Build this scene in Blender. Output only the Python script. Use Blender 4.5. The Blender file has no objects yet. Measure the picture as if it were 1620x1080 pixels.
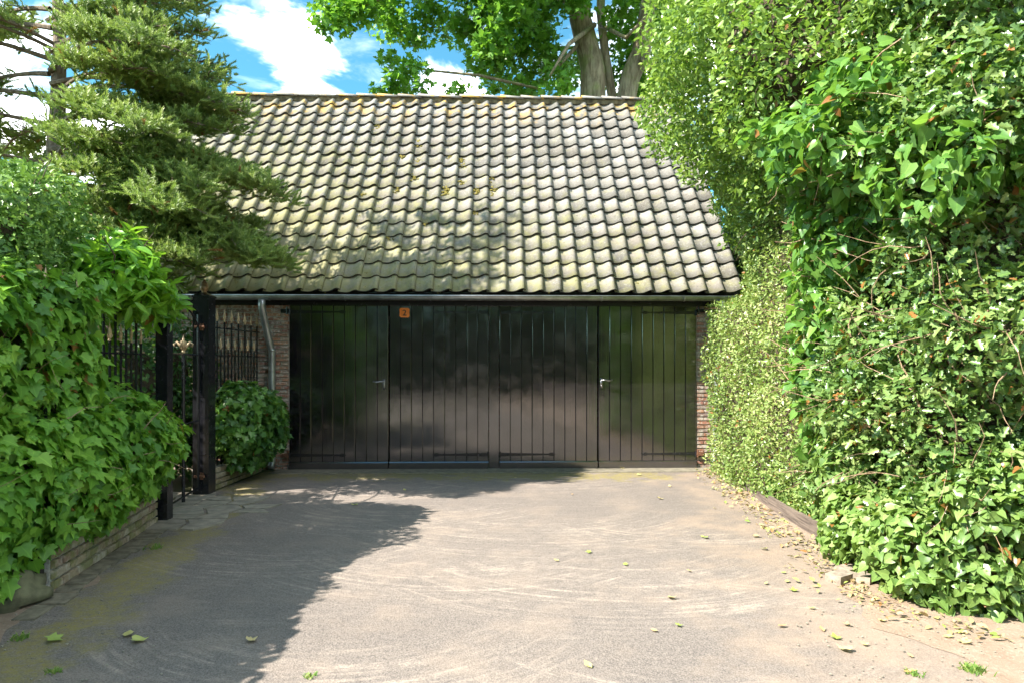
import bpy, math, random
import numpy as np
from mathutils import Vector, Matrix
from mathutils.geometry import tessellate_polygon

random.seed(7)
RNG = np.random.default_rng(11)
sc = bpy.context.scene
COL = sc.collection
PI = math.pi

# ------------------------------------------------------------------ camera
EYE = 1.36                       # eye height
FPX, CX, HY = 1080.0, 810.0, 575.0   # focal length, centre and horizon, in photograph pixels
cam = bpy.data.cameras.new('camera')
cam.sensor_width = 36.0
cam.lens = 24.0
cam.shift_y = 35.0 / 1620.0
cam.clip_start, cam.clip_end = 0.05, 900.0
cam_o = bpy.data.objects.new('camera', cam)
COL.objects.link(cam_o)
cam_o.location = (0, 0, EYE)
cam_o.rotation_euler = (PI / 2, 0, 0)
sc.camera = cam_o

# ------------------------------------------------------------------ light
SUN = Vector((-0.64, -0.29, 0.71)).normalized()      # towards the sun
world = bpy.data.worlds.new('World')
sc.world = world
world.use_nodes = True
sun = bpy.data.lights.new('sun', 'SUN')
sun.energy = 2.5
sun.angle = math.radians(0.5)
sun.color = (1.0, 0.95, 0.86)
sun_o = bpy.data.objects.new('sun', sun)
COL.objects.link(sun_o)
sun_o.location = SUN * 30
sun_o.rotation_euler = SUN.to_track_quat('Z', 'Y').to_euler()
SKY_STRENGTH = 0.15
sc.view_settings.view_transform = 'Standard'
sc.view_settings.look = 'None'
sc.view_settings.gamma = 1.0
sc.view_settings.use_curve_mapping = False
sc.view_settings.exposure = 2.7
sc.render.engine = 'CYCLES'
sc.cycles.use_denoising = True
sc.cycles.max_bounces = 7
sc.cycles.diffuse_bounces = 4
sc.cycles.transmission_bounces = 4
sc.cycles.glossy_bounces = 3
sc.cycles.sample_clamp_indirect = 6.0
sc.cycles.caustics_reflective = False
sc.cycles.caustics_refractive = False


# ------------------------------------------------------------------ node helper
class NT:
    def __init__(self, tree):
        self.t = tree
        self.t.nodes.clear()

    def n(self, typ, ins=None, **props):
        nd = self.t.nodes.new(typ)
        for k, v in props.items():
            setattr(nd, k, v)
        for k, v in (ins or {}).items():
            s = nd.inputs[k]
            if isinstance(v, bpy.types.NodeSocket):
                self.t.links.new(v, s)
            elif isinstance(v, (tuple, list)) and len(v) == 3 and s.type == 'RGBA':
                s.default_value = (*v, 1)
            else:
                s.default_value = v
        return nd

    def m(self, op, a, b=0.0, c=0.0, clamp=False):
        return self.n('ShaderNodeMath', {0: a, 1: b, 2: c}, operation=op, use_clamp=clamp).outputs[0]

    def vm(self, op, a, b=(0, 0, 0)):
        nd = self.n('ShaderNodeVectorMath', {0: a, 1: b}, operation=op)
        return nd.outputs['Value'] if op in ('LENGTH', 'DOT_PRODUCT', 'DISTANCE') else nd.outputs[0]

    def mix(self, f, a, b, blend='MIX'):
        nd = self.n('ShaderNodeMix', data_type='RGBA', blend_type=blend)
        for idx, v in ((0, f), (6, a), (7, b)):
            s = nd.inputs[idx]
            if isinstance(v, bpy.types.NodeSocket):
                self.t.links.new(v, s)
            elif isinstance(v, (tuple, list)):
                s.default_value = (*v[:3], 1)
            else:
                s.default_value = v
        return nd.outputs[2]

    def ramp(self, f, stops, interp='LINEAR'):
        nd = self.n('ShaderNodeValToRGB', {0: f})
        cr = nd.color_ramp
        cr.interpolation = interp
        while len(cr.elements) < len(stops):
            cr.elements.new(0.5)
        for e, (p, c) in zip(cr.elements, stops):
            e.position = p
            e.color = (*c, 1) if len(c) == 3 else c
        return nd.outputs[0]

    def step(self, x, a, b):
        nd = self.n('ShaderNodeMapRange', {0: x, 1: a, 2: b, 3: 0.0, 4: 1.0}, interpolation_type='SMOOTHSTEP')
        return nd.outputs[0]

    def noise(self, vec, scale, detail=3.0, rough=0.55, dist=0.0):
        return self.n('ShaderNodeTexNoise', {'Vector': vec, 'Scale': scale, 'Detail': detail, 'Roughness': rough, 'Distortion': dist}).outputs[0]

    def pos(self):
        return self.n('ShaderNodeNewGeometry').outputs['Position']

    def rnd(self):
        return self.n('ShaderNodeAttribute', attribute_name='rnd').outputs['Fac']

    def bump(self, h, strength=0.3, dist=0.01):
        return self.n('ShaderNodeBump', {'Strength': strength, 'Distance': dist, 'Height': h}).outputs[0]


def material(name):
    m = bpy.data.materials.new(name)
    m.use_nodes = True
    return m, NT(m.node_tree)


def finish(N, col, rough=0.6, normal=None, metal=0.0, spec=0.5, ior=1.5, **extra):
    ins = {'Base Color': col, 'Roughness': rough, 'Metallic': metal, 'Specular IOR Level': spec, 'IOR': ior}
    if normal is not None:
        ins['Normal'] = normal
    ins.update(extra)
    p = N.n('ShaderNodeBsdfPrincipled', ins)
    N.n('ShaderNodeOutputMaterial', {0: p.outputs[0]})
    return p


# ------------------------------------------------------------------ sky with clouds
CLOUD_SHIFT = (11.32, 5.7, 17.3)


def pix_dir(px, py):
    v = Vector(((px - CX) / FPX, 1.0, (HY - py) / FPX))
    return v.normalized()


N = NT(world.node_tree)
sky = N.n('ShaderNodeTexSky', sky_type='NISHITA', sun_disc=False, sun_elevation=math.asin(SUN.z),
          sun_rotation=math.atan2(SUN.x, SUN.y) % (2 * PI), air_density=1.0, dust_density=0.3, ozone_density=3.0)
d = N.n('ShaderNodeTexCoord').outputs['Generated']
sep = N.n('ShaderNodeSeparateXYZ', {0: d})
den = N.m('MAXIMUM', N.m('ADD', sep.outputs[2], 0.12), 0.05)
pl = N.n('ShaderNodeCombineXYZ', {0: N.m('DIVIDE', sep.outputs[0], den), 1: N.m('DIVIDE', sep.outputs[1], den), 2: sep.outputs[2]}).outputs[0]
cn = N.noise(N.vm('ADD', pl, CLOUD_SHIFT), 1.9, 8.0, 0.58, 0.3)
acc = None
for px, py, r, w in ((410, 80, 0.07, .14), (465, 110, 0.06, .25), (735, 140, 0.05, .2), (100, 190, .10, .06)):
    f = N.m('SUBTRACT', 1.0, N.m('DIVIDE', N.vm('DISTANCE', d, tuple(pix_dir(px, py))), r * 1.5), clamp=True)
    f = N.m('MULTIPLY', f, w)
    acc = f if acc is None else N.m('MAXIMUM', acc, f)
mask = N.step(N.m('ADD', cn, acc), 0.51, 0.68)
thin = N.m('MULTIPLY', N.step(N.noise(pl, 4.5, 6.0, .6, .4), .5, .8), 0.22)
mask = N.m('MAXIMUM', mask, thin)
tint = N.mix(1.0, sky.outputs[0], (.15, .31, .285), 'MULTIPLY')
cden = N.step(N.noise(N.vm('ADD', pl, (3.0, 8.0, 0.0)), 3.3, 6.0, .6), .35, .65)
col = N.mix(mask, tint, N.mix(cden, (4.2, 4.3, 4.5), (11.5, 11.4, 11.2)))
bg = N.n('ShaderNodeBackground', {0: col, 1: SKY_STRENGTH})
N.n('ShaderNodeOutputWorld', {0: bg.outputs[0]})


# ------------------------------------------------------------------ object helpers
def empty(name, loc, label, cat, group=None, rotz=0.0):
    o = bpy.data.objects.new(name, None)
    COL.objects.link(o)
    o.location = loc
    o.rotation_euler = (0, 0, rotz)
    o.empty_display_size = 0.2
    tag(o, label, cat, group)
    return o


def tag(o, label=None, cat=None, group=None, kind=None):
    for k, v in (('label', label), ('category', cat), ('group', group), ('kind', kind)):
        if v:
            o[k] = v
    return o


PW = {}      # world translation of each parent whose children are modelled in world coordinates


def link(name, mesh, parent=None, mat=None, local=False, kind=None, matrix=None):
    """local=False: the mesh is in world coordinates; the parent is an unrotated Empty."""
    if mat is not None and not mesh.materials:
        mesh.materials.append(mat)
    o = bpy.data.objects.new(name, mesh)
    COL.objects.link(o)
    if parent is not None:
        o.parent = parent
        if not local:
            w = Vector((0, 0, 0))
            q = parent
            while q is not None:
                if q.parent is None or True:
                    w = w + (q.location if q.type == 'EMPTY' else Vector((0, 0, 0)))
                q = q.parent
            o.matrix_parent_inverse = Matrix.Translation(-w)
    if matrix is not None:
        o.matrix_basis = matrix
    if kind:
        o['kind'] = kind
    return o


class MB:
    def __init__(self):
        self.v, self.f, self.r = [], [], []
        self.cur = 0.5

    def add(self, vs, fs):
        b = len(self.v)
        self.v += [tuple(p) for p in vs]
        self.f += [tuple(b + i for i in f) for f in fs]
        self.r += [self.cur] * len(fs)

    def box(self, lo, hi, rotz=0.0, ch=0.0):
        x0, y0, z0 = lo
        x1, y1, z1 = hi
        c = Vector(((x0 + x1) / 2, (y0 + y1) / 2, 0))
        vs = [Vector(p) for p in ((x0, y0, z0), (x1, y0, z0), (x1, y1, z0), (x0, y1, z0), (x0, y0, z1), (x1, y0, z1), (x1, y1, z1), (x0, y1, z1))]
        if rotz:
            R = Matrix.Rotation(rotz, 3, 'Z')
            vs = [R @ (p - c) + c for p in vs]
        self.add(vs, [(0, 3, 2, 1), (4, 5, 6, 7), (0, 1, 5, 4), (1, 2, 6, 5), (2, 3, 7, 6), (3, 0, 4, 7)])

    def tube(self, pts, rad, sides=6, cap=True):
        pts = [Vector(p) for p in pts]
        if not isinstance(rad, (list, tuple)):
            rad = [rad] * len(pts)
        vs, fs = [], []
        prev = None
        for i, p in enumerate(pts):
            t = (pts[min(i + 1, len(pts) - 1)] - pts[max(i - 1, 0)]).normalized()
            if prev is None:
                a = t.orthogonal().normalized()
            else:
                a = (prev - t * prev.dot(t))
                a = a.normalized() if a.length > 1e-5 else t.orthogonal().normalized()
            prev = a
            b = t.cross(a)
            for k in range(sides):
                an = 2 * PI * k / sides
                vs.append(p + (a * math.cos(an) + b * math.sin(an)) * rad[i])
        n = len(pts)
        for i in range(n - 1):
            for k in range(sides):
                k2 = (k + 1) % sides
                fs.append((i * sides + k, i * sides + k2, (i + 1) * sides + k2, (i + 1) * sides + k))
        if cap:
            fs.append(tuple(reversed(range(sides))))
            fs.append(tuple(range((n - 1) * sides, n * sides)))
        self.add(vs, fs)

    def lathe(self, prof, c=(0, 0, 0), sides=10, sx=1.0, sy=1.0):
        vs, fs = [], []
        for r, z in prof:
            for k in range(sides):
                a = 2 * PI * k / sides
                vs.append((c[0] + r * math.cos(a) * sx, c[1] + r * math.sin(a) * sy, c[2] + z))
        n = len(prof)
        for i in range(n - 1):
            for k in range(sides):
                k2 = (k + 1) % sides
                fs.append((i * sides + k, i * sides + k2, (i + 1) * sides + k2, (i + 1) * sides + k))
        fs.append(tuple(reversed(range(sides))))
        fs.append(tuple(range((n - 1) * sides, n * sides)))
        self.add(vs, fs)

    def prism(self, poly, z0, z1):
        """polygon in x,y extruded from z0 to z1"""
        n = len(poly)
        vs = [(p[0], p[1], z0) for p in poly] + [(p[0], p[1], z1) for p in poly]
        fs = [tuple(reversed(range(n))), tuple(range(n, 2 * n))] + [(i, (i + 1) % n, n + (i + 1) % n, n + i) for i in range(n)]
        self.add(vs, fs)

    def mesh(self, name, smooth=False):
        me = bpy.data.meshes.new(name)
        me.from_pydata(self.v, [], self.f)
        if smooth:
            me.polygons.foreach_set('use_smooth', [True] * len(self.f))
        at = me.attributes.new('rnd', 'FLOAT', 'FACE')
        at.data.foreach_set('value', self.r)
        me.update()
        return me

    def obj(self, name, mat, parent=None, local=False, smooth=False, kind=None):
        return link(name, self.mesh(name, smooth), parent, mat, local, kind)


# ------------------------------------------------------------------ numpy noise, leaf clouds
def _hash(ix, iy, iz, seed):
    h = (ix.astype(np.int64) * 374761393 + iy.astype(np.int64) * 668265263 + iz.astype(np.int64) * 2147483647 + seed * 974634541) & 0xffffffff
    h = ((h ^ (h >> 13)) * 1274126177) & 0xffffffff
    h = (h ^ (h >> 16)) & 0xffffff
    return h / float(0xffffff) * 2 - 1


def vnoise(P, seed=0):
    i = np.floor(P)
    f = P - i
    f = f * f * (3 - 2 * f)
    i = i.astype(np.int64)
    out = 0
    for dx in (0, 1):
        for dy in (0, 1):
            for dz in (0, 1):
                w = (f[:, 0] if dx else 1 - f[:, 0]) * (f[:, 1] if dy else 1 - f[:, 1]) * (f[:, 2] if dz else 1 - f[:, 2])
                out = out + w * _hash(i[:, 0] + dx, i[:, 1] + dy, i[:, 2] + dz, seed)
    return out


def sdf(P, prims):
    out = np.full(len(P), 1e9)
    for k, a, b, *r in prims:
        a, b = np.array(a, float), np.array(b, float)
        if k == 'box':
            rr = r[0]
            q = np.abs(P - (a + b) / 2) - ((b - a) / 2 - rr)
            dd = np.linalg.norm(np.maximum(q, 0), axis=1) + np.minimum(q.max(1), 0) - rr
        else:
            q = np.linalg.norm((P - a) / b, axis=1)
            dd = (q - 1) * b.min()
        out = np.minimum(out, dd)
    return out


def scatter(prims, n, thick, amp, freq, seed, clip=None, bias=1.2):
    rng = np.random.default_rng(seed)
    lo = np.min([np.array(p[1]) if p[0] == 'box' else np.array(p[1]) - np.array(p[2]) for p in prims], 0) - amp
    hi = np.max([np.array(p[2]) if p[0] == 'box' else np.array(p[1]) + np.array(p[2]) for p in prims], 0) + amp
    PP, FF, NN = [], [], []
    got = 0
    fn = lambda Q: sdf(Q, prims) + amp * (0.6 * vnoise(Q * freq, seed) + 0.4 * vnoise(Q * freq * 2.3, seed + 5))
    for _ in range(60):
        Q = lo + rng.random((150000, 3)) * (hi - lo)
        f0 = sdf(Q, prims)
        ok = (f0 < amp) & (f0 > -thick - amp) & (Q[:, 2] > 0.01)
        if clip is not None:
            ok &= clip(Q)
        Q = Q[ok]
        f = fn(Q)
        ok = (f < 0) & (rng.random(len(Q)) < np.where(f > -thick, np.exp(bias * f / thick), 0))
        Q, f = Q[ok], f[ok]
        if not len(Q):
            continue
        e = 0.03
        g = np.stack([fn(Q + np.eye(3)[k] * e) - f for k in range(3)], 1)
        g /= np.linalg.norm(g, axis=1, keepdims=True) + 1e-9
        PP.append(Q)
        FF.append(f)
        NN.append(g)
        got += len(Q)
        if got >= n:
            break
    P, F, G = np.concatenate(PP)[:n], np.concatenate(FF)[:n], np.concatenate(NN)[:n]
    return P, F, G


def unit(a):
    return a / (np.linalg.norm(a, axis=1, keepdims=True) + 1e-9)


def frames(G, seed, out=0.7, up=0.45, rand=0.5, droop=0.8, trand=0.7):
    rng = np.random.default_rng(seed)
    n = len(G)
    Z = unit(out * G + np.array([0, 0, up]) + rand * rng.normal(size=(n, 3)))
    T = np.array([0, 0, -droop]) + 0.4 * G + trand * rng.normal(size=(n, 3))
    Y = unit(T - Z * np.sum(T * Z, 1, keepdims=True))
    X = np.cross(Y, Z)
    return X, Y, Z


def cloud_mesh(name, P, X, Y, Z, S, R, tmpl):
    """one mesh with a copy of the leaf template for every frame"""
    tv, tf = tmpl
    tv = np.array(tv, float)
    n, k = len(P), len(tv)
    V = (P[:, None, :] + S[:, None, None] * (tv[None, :, 0:1] * X[:, None, :] + tv[None, :, 1:2] * Y[:, None, :] + tv[None, :, 2:3] * Z[:, None, :])).reshape(-1, 3)
    lens = np.array([len(f) for f in tf])
    flat = np.concatenate([np.array(f) for f in tf])
    loops = (flat[None, :] + (np.arange(n) * k)[:, None]).reshape(-1)
    tot = np.tile(lens, n)
    start = np.concatenate([[0], np.cumsum(tot)[:-1]])
    me = bpy.data.meshes.new(name)
    me.vertices.add(len(V))
    me.vertices.foreach_set('co', V.astype(np.float32).reshape(-1))
    me.loops.add(len(loops))
    me.loops.foreach_set('vertex_index', loops.astype(np.int32))
    me.polygons.add(len(tot))
    me.polygons.foreach_set('loop_start', start.astype(np.int32))
    at = me.attributes.new('rnd', 'FLOAT', 'FACE')
    at.data.foreach_set('value', np.repeat(R, len(tf)).astype(np.float32))
    at = me.attributes.new('rib', 'FLOAT', 'POINT')
    at.data.foreach_set('value', np.tile(np.abs(tv[:, 0]), n).astype(np.float32))
    me.polygons.foreach_set('use_smooth', np.full(len(tot), len(tf) > 4))
    me.update(calc_edges=True)
    me.validate()
    return me


def outline_leaf(half, fold=0.10, bend=0.12):
    """half: right half outline from base (0,y) to tip; mirrored, folded along the midrib"""
    vs, fs = [], []
    mid = []
    ys = [p[1] for p in half]
    y0, y1 = ys[0], ys[-1]
    zc = lambda x, y: abs(x) * fold * 2 - bend * ((y - y0) / (y1 - y0)) ** 2
    base = (0, y0, zc(0, y0))
    tip = (0, y1, zc(0, y1))
    c = (0, (y0 + y1) * .42, zc(0, (y0 + y1) * .42))
    vs = [base, c, tip]
    right = [(x, y, zc(x, y)) for x, y in half[1:-1]]
    left = [(-x, y, zc(x, y)) for x, y in half[1:-1]]
    ri = list(range(3, 3 + len(right)))
    li = list(range(3 + len(right), 3 + 2 * len(right)))
    vs += right + left
    seq = [0] + ri + [2]
    for a, b in zip(seq[:-1], seq[1:]):
        fs.append((1, a, b))
    seq = [0] + li + [2]
    for a, b in zip(seq[:-1], seq[1:]):
        fs.append((1, b, a))
    return vs, fs


IVY = outline_leaf([(0, 0), (.30, -.10), (.55, .10), (.36, .28), (.52, .52), (.24, .56), (0, 1.0)], .10, .18)
HEART = outline_leaf([(0, 0), (.25, -.12), (.46, .06), (.42, .38), (.2, .75), (0, 1.05)], .12, .2)
OVAL = outline_leaf([(0, 0), (.24, .25), (.25, .6), (0, 1.0)], .15, .1)
SMALL = ([(0, 0, 0), (.27, .45, .07), (0, 1, -.08), (-.27, .45, .07), (0, .45, 0)], [(0, 1, 2, 4), (0, 4, 2, 3)])
HOLLY = outline_leaf([(0, 0), (.26, .14), (.17, .34), (.34, .5), (.16, .68), (.2, .85), (0, 1.0)], .25, .12)
LAUREL = outline_leaf([(0, 0), (.13, .2), (.18, .5), (.12, .8), (0, 1.0)], .2, .25)
MAPLE = outline_leaf([(0, 0), (.42, .02), (.30, .22), (.55, .48), (.22, .55), (0, 1.0)], .08, .15)
# clump of three small leaves for far crowns
_sp = random.Random(3)
SPRIG = ([], [])
for i in range(26):
    t = (i + .5) / 26
    an = i * 2.4
    upb = math.cos(an)
    dx, dz = math.sin(an), .25 + .75 * upb
    base = np.array((0, t * .9, 0))
    dirv = np.array((dx * .85, .55 + .35 * t, dz * .8))
    dirv /= np.linalg.norm(dirv)
    side = np.cross(dirv, (0, 1, 0.1))
    side /= np.linalg.norm(side)
    L, W = .30, .055
    b = len(SPRIG[0])
    SPRIG[0].extend([tuple(base - side * W), tuple(base + side * W), tuple(base + dirv * L)])
    SPRIG[1].append((b, b + 1, b + 2))
SPRIG[0].extend([(-.02, -.1, 0), (.02, -.1, 0), (0, 1, 0)])
SPRIG[1].append((78, 79, 80))


def proj(P):
    return CX + FPX * P[:, 0] / P[:, 1], HY - FPX * (P[:, 2] - EYE) / P[:, 1]


def foliage(parent, name, part, P, F, G, size, tmpl, mat, seed, singles=0, var=0.35, clumps=None, brown=0.0, **fr):
    """leaf cloud as one part, the leaves that show largest as single parts"""
    rng = np.random.default_rng(seed + 99)
    X, Y, Z = frames(G, seed, **fr)
    S = size * (1 - var / 2 + var * rng.random(len(P)) * 1.3)
    R = np.clip(rng.random(len(P)) * .6 + .4 * (.5 + .5 * vnoise(P * 2.2, seed + 3)), 0, .97)
    if brown:
        R = np.where(rng.random(len(P)) < brown, 1.0, R)
    keep = np.ones(len(P), bool)
    if singles:
        px, py = proj(P)
        vis = (px > 5) & (px < 1615) & (py > 5) & (py < 1075) & (F > np.quantile(F, .55))
        view = unit(np.array([0, 0, EYE]) - P)
        face = np.abs(np.sum(view * Z, 1)) * (np.sum(view * G, 1) > 0.05)
        score = np.where(vis, S / P[:, 1] * face, 0)
        pick = np.argsort(-score)[:singles]
        pick = pick[score[pick] > 0]
        keep[pick] = False
        tv = np.array(tmpl[0])
        protos = []
        for q in range(10):
            mb = MB()
            mb.cur = q / 10.3
            sc_ = np.array((1, 1, 1)) * (1 + .25 * (np.random.default_rng(q).random(3) - .5))
            mb.add(tv * sc_, tmpl[1])
            me = mb.mesh(part, True)
            at = me.attributes.new('rib', 'FLOAT', 'POINT')
            at.data.foreach_set('value', np.abs(tv[:, 0]).astype(np.float32))
            me.materials.append(mat)
            protos.append(me)
        for i in pick:
            M = Matrix(((X[i, 0], Y[i, 0], Z[i, 0], P[i, 0]), (X[i, 1], Y[i, 1], Z[i, 1], P[i, 1]), (X[i, 2], Y[i, 2], Z[i, 2], P[i, 2]), (0, 0, 0, 1)))
            s = S[i]
            link(part, protos[min(9, int(R[i] * 10))], parent, None, False, None, M @ Matrix.Diagonal((s, s, s, 1)))
    k = keep
    me = cloud_mesh(name, P[k], X[k], Y[k], Z[k], S[k], R[k], tmpl)
    return link(name, me, parent, mat, False, 'stuff')


def ball(mb, c, r, seg=14, ring=9, amp=0.12, seed=0):
    vs, fs = [], []
    for i in range(ring + 1):
        th = PI * i / ring
        for k in range(seg):
            ph = 2 * PI * k / seg
            vs.append((math.sin(th) * math.cos(ph), math.sin(th) * math.sin(ph), math.cos(th)))
    A = np.array(vs)
    n = 1 + amp * vnoise(A * 2.1 + 7.3, seed)
    A = A * n[:, None] * np.array(r) + np.array(c)
    for i in range(ring):
        for k in range(seg):
            k2 = (k + 1) % seg
            fs.append((i * seg + k, (i + 1) * seg + k, (i + 1) * seg + k2, i * seg + k2))
    mb.add(A, fs)


def core(parent, prims, inset, mat):
    """the dark tangle of stems inside a hedge"""
    mb = MB()
    for j, (k, a, b, *r) in enumerate(prims):
        a, b = np.array(a, float), np.array(b, float)
        if k == 'box':
            a2, b2 = a + inset, b - inset
            a2[2] = max(a[2], 0.02)
            mb.box(a2 + j * .0013, b2 - j * .0017)
        else:
            ball(mb, a, np.maximum(b - inset, .05), seed=j)
    return mb.obj('stem_tangle', mat, parent, kind='stuff')


# ------------------------------------------------------------------ materials
def leaf_mat(name, cols, rough=0.42, trans=0.35, tcol=(.22, .38, .03), brown=(.30, .13, .04), spec=.5, ribs=True):
    m, N = material(name)
    r = N.rnd()
    cols = [tuple(min(.6, v * 1.22) for v in c_) for c_ in cols]
    stops = [(i / (len(cols) - 1) * .96, c) for i, c in enumerate(cols)] + [(.985, brown)]
    c = N.ramp(r, stops)
    c = N.mix(N.m('MULTIPLY', N.noise(N.pos(), 45.0, 2.0), .35), c, N.mix(1.0, c, (.55, .6, .5), 'MULTIPLY'))
    if ribs:
        rb = N.n('ShaderNodeAttribute', attribute_name='rib').outputs['Fac']
        c = N.mix(N.m('MULTIPLY', N.m('SUBTRACT', 1.0, N.step(rb, .0, .05)), .45), c, N.mix(1.0, c, (1.9, 1.7, 1.6), 'MULTIPLY'))
    p = N.n('ShaderNodeBsdfPrincipled', {'Base Color': c, 'Roughness': rough, 'Specular IOR Level': spec})
    t = N.n('ShaderNodeBsdfTranslucent', {0: N.mix(.5, N.mix(1.0, c, (1.5, 1.5, 1.0), 'MULTIPLY'), tcol)})
    s = N.n('ShaderNodeMixShader', {0: trans, 1: p.outputs[0], 2: t.outputs[0]})
    N.n('ShaderNodeOutputMaterial', {0: s.outputs[0]})
    return m


M_IVY = leaf_mat('ivy_leaf_green', [(.045, .125, .022), (.10, .24, .03), (.17, .34, .04), (.26, .43, .06)], .44, .38, spec=.4)
M_IVYD = leaf_mat('ivy_leaf_deep', [(.022, .07, .022), (.05, .13, .03), (.09, .20, .035), (.18, .31, .06)], .34, .3)
M_IVYC = leaf_mat('climbing_ivy_leaf', [(.035, .09, .022), (.07, .17, .035), (.13, .26, .05), (.22, .36, .08)], .34, .4)
M_IVYP = leaf_mat('pale_ivy_leaf', [(.055, .11, .03), (.11, .19, .045), (.18, .27, .07), (.28, .34, .14)], .36, .33)
M_HOLLY = leaf_mat('holly_leaf_green', [(.045, .10, .03), (.09, .165, .045), (.16, .24, .07), (.30, .36, .13)], .30, .28)
M_DHOLLY = leaf_mat('dark_holly_leaf', [(.034, .08, .018), (.07, .145, .03), (.13, .23, .045), (.23, .35, .07)], .42, .25, (.12, .24, .04), spec=.35)
M_PRIVET = leaf_mat('box_leaf_green', [(.06, .12, .03), (.13, .20, .05), (.24, .31, .09), (.42, .43, .2)], .35, .32)
M_EVER = leaf_mat('evergreen_leaf', [(.06, .115, .03), (.12, .20, .045), (.20, .30, .065), (.34, .42, .13)], .3, .35)
M_LAUREL = leaf_mat('laurel_leaf_green', [(.06, .17, .02), (.12, .28, .025), (.2, .38, .04)], .3, .4, (.3, .5, .03))
M_SYC = leaf_mat('sycamore_leaf_green', [(.035, .10, .015), (.08, .20, .02), (.13, .29, .03), (.2, .39, .05)], .45, .45)
M_FIR = leaf_mat('fir_needles', [(.105, .155, .04), (.18, .25, .06), (.27, .335, .085), (.40, .44, .16)], .5, .3, (.15, .28, .04), ribs=False)
M_SHRUB = leaf_mat('garden_shrub_leaf', [(.02, .06, .02), (.04, .11, .03), (.08, .17, .04)], .4, .3)
M_FALLEN = leaf_mat('fallen_leaf_green', [(.14, .22, .04), (.26, .29, .08), (.34, .29, .14), (.27, .17, .09)], .55, .15, (.3, .35, .05))
M_GRASS = leaf_mat('grass_blade', [(.08, .17, .03), (.16, .26, .05), (.3, .32, .1)], .5, .3, ribs=False)


def bark(name, a, b, sx=9.0, sz=2.0, moss=None):
    m, N = material(name)
    p = N.pos()
    v = N.vm('MULTIPLY', p, (sx, sx, sz))
    n1 = N.noise(v, 1.5, 6.0, .65, .4)
    c = N.mix(N.step(n1, .35, .65), a, b)
    if moss:
        c = N.mix(N.m('MULTIPLY', N.step(N.noise(p, 2.3, 4.0), .5, .68), .8), c, moss)
    finish(N, c, .9, N.bump(n1, .8, .03))
    return m


M_STEM = bark('brown_stems', (.05, .035, .022), (.11, .075, .045), 20, 20)
M_TWIG = bark('pale_twigs', (.24, .15, .08), (.42, .30, .19), 30, 30)
M_BARK = bark('sycamore_bark', (.17, .12, .07), (.38, .30, .19), 10, 1.8, (.20, .22, .06))
M_FIRBARK = bark('fir_bark', (.12, .085, .06), (.22, .17, .12), 14, 5)


def plain(name, col, rough=.6, metal=0.0, var=.25, scale=14.0, bstr=.15, spec=.5):
    m, N = material(name)
    n = N.noise(N.pos(), scale, 5.0, .6)
    c = N.mix(N.step(n, .3, .7), tuple(x * (1 - var) for x in col), tuple(min(1, x * (1 + var)) for x in col))
    finish(N, c, N.m('ADD', rough - .08, N.m('MULTIPLY', n, .16)), N.bump(n, bstr, .004), metal, spec)
    return m


M_IRON = plain('black_painted_iron', (.012, .012, .015), .25, 0, .3, 22, .08, .6)
M_GOLD = plain('worn_gold_paint', (.50, .37, .22), .5, .15, .3, 40, .2)
M_BRONZE = plain('bronze_finial', (.30, .19, .10), .4, .5, .3, 40, .2)
M_ZINC = plain('weathered_zinc', (.36, .38, .39), .38, .75, .25, 9, .08)
M_RUST = plain('rusty_iron', (.20, .09, .05), .7, .2, .5, 60, .4)
M_CHROME = plain('polished_steel', (.34, .33, .34), .36, 1.0, .05, 20, .02)
M_ORANGE = plain('orange_enamel', (.95, .24, .02), .35, 0, .06, 20, .02)
M_BLACKINK = plain('black_lettering', (.015, .012, .012), .5, 0, .1, 20, .02)
M_MORTAR = plain('pale_mortar', (.42, .38, .32), .95, 0, .25, 60, .5)
M_BED = plain('lichen_stained_mortar', (.15, .115, .065), .95, 0, .6, 14, .8)
M_STONE = plain('mossy_stone', (.13, .12, .065), .9, 0, .45, 9, .6)
M_FLAG = plain('grey_flagstone', (.24, .21, .165), .85, 0, .25, 11, .4)
M_EARTHSTONE = plain('earthy_edging_stone', (.17, .145, .10), .95, 0, .4, 14, .5)
M_PAVER = plain('concrete_paver', (.27, .215, .165), .9, 0, .3, 30, .4)
M_CONC = plain('worn_concrete', (.17, .15, .11), .9, 0, .3, 12, .4)
M_DARKWOOD = plain('dark_roof_boards', (.05, .04, .03), .9, 0, .3, 20, .3)


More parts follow.
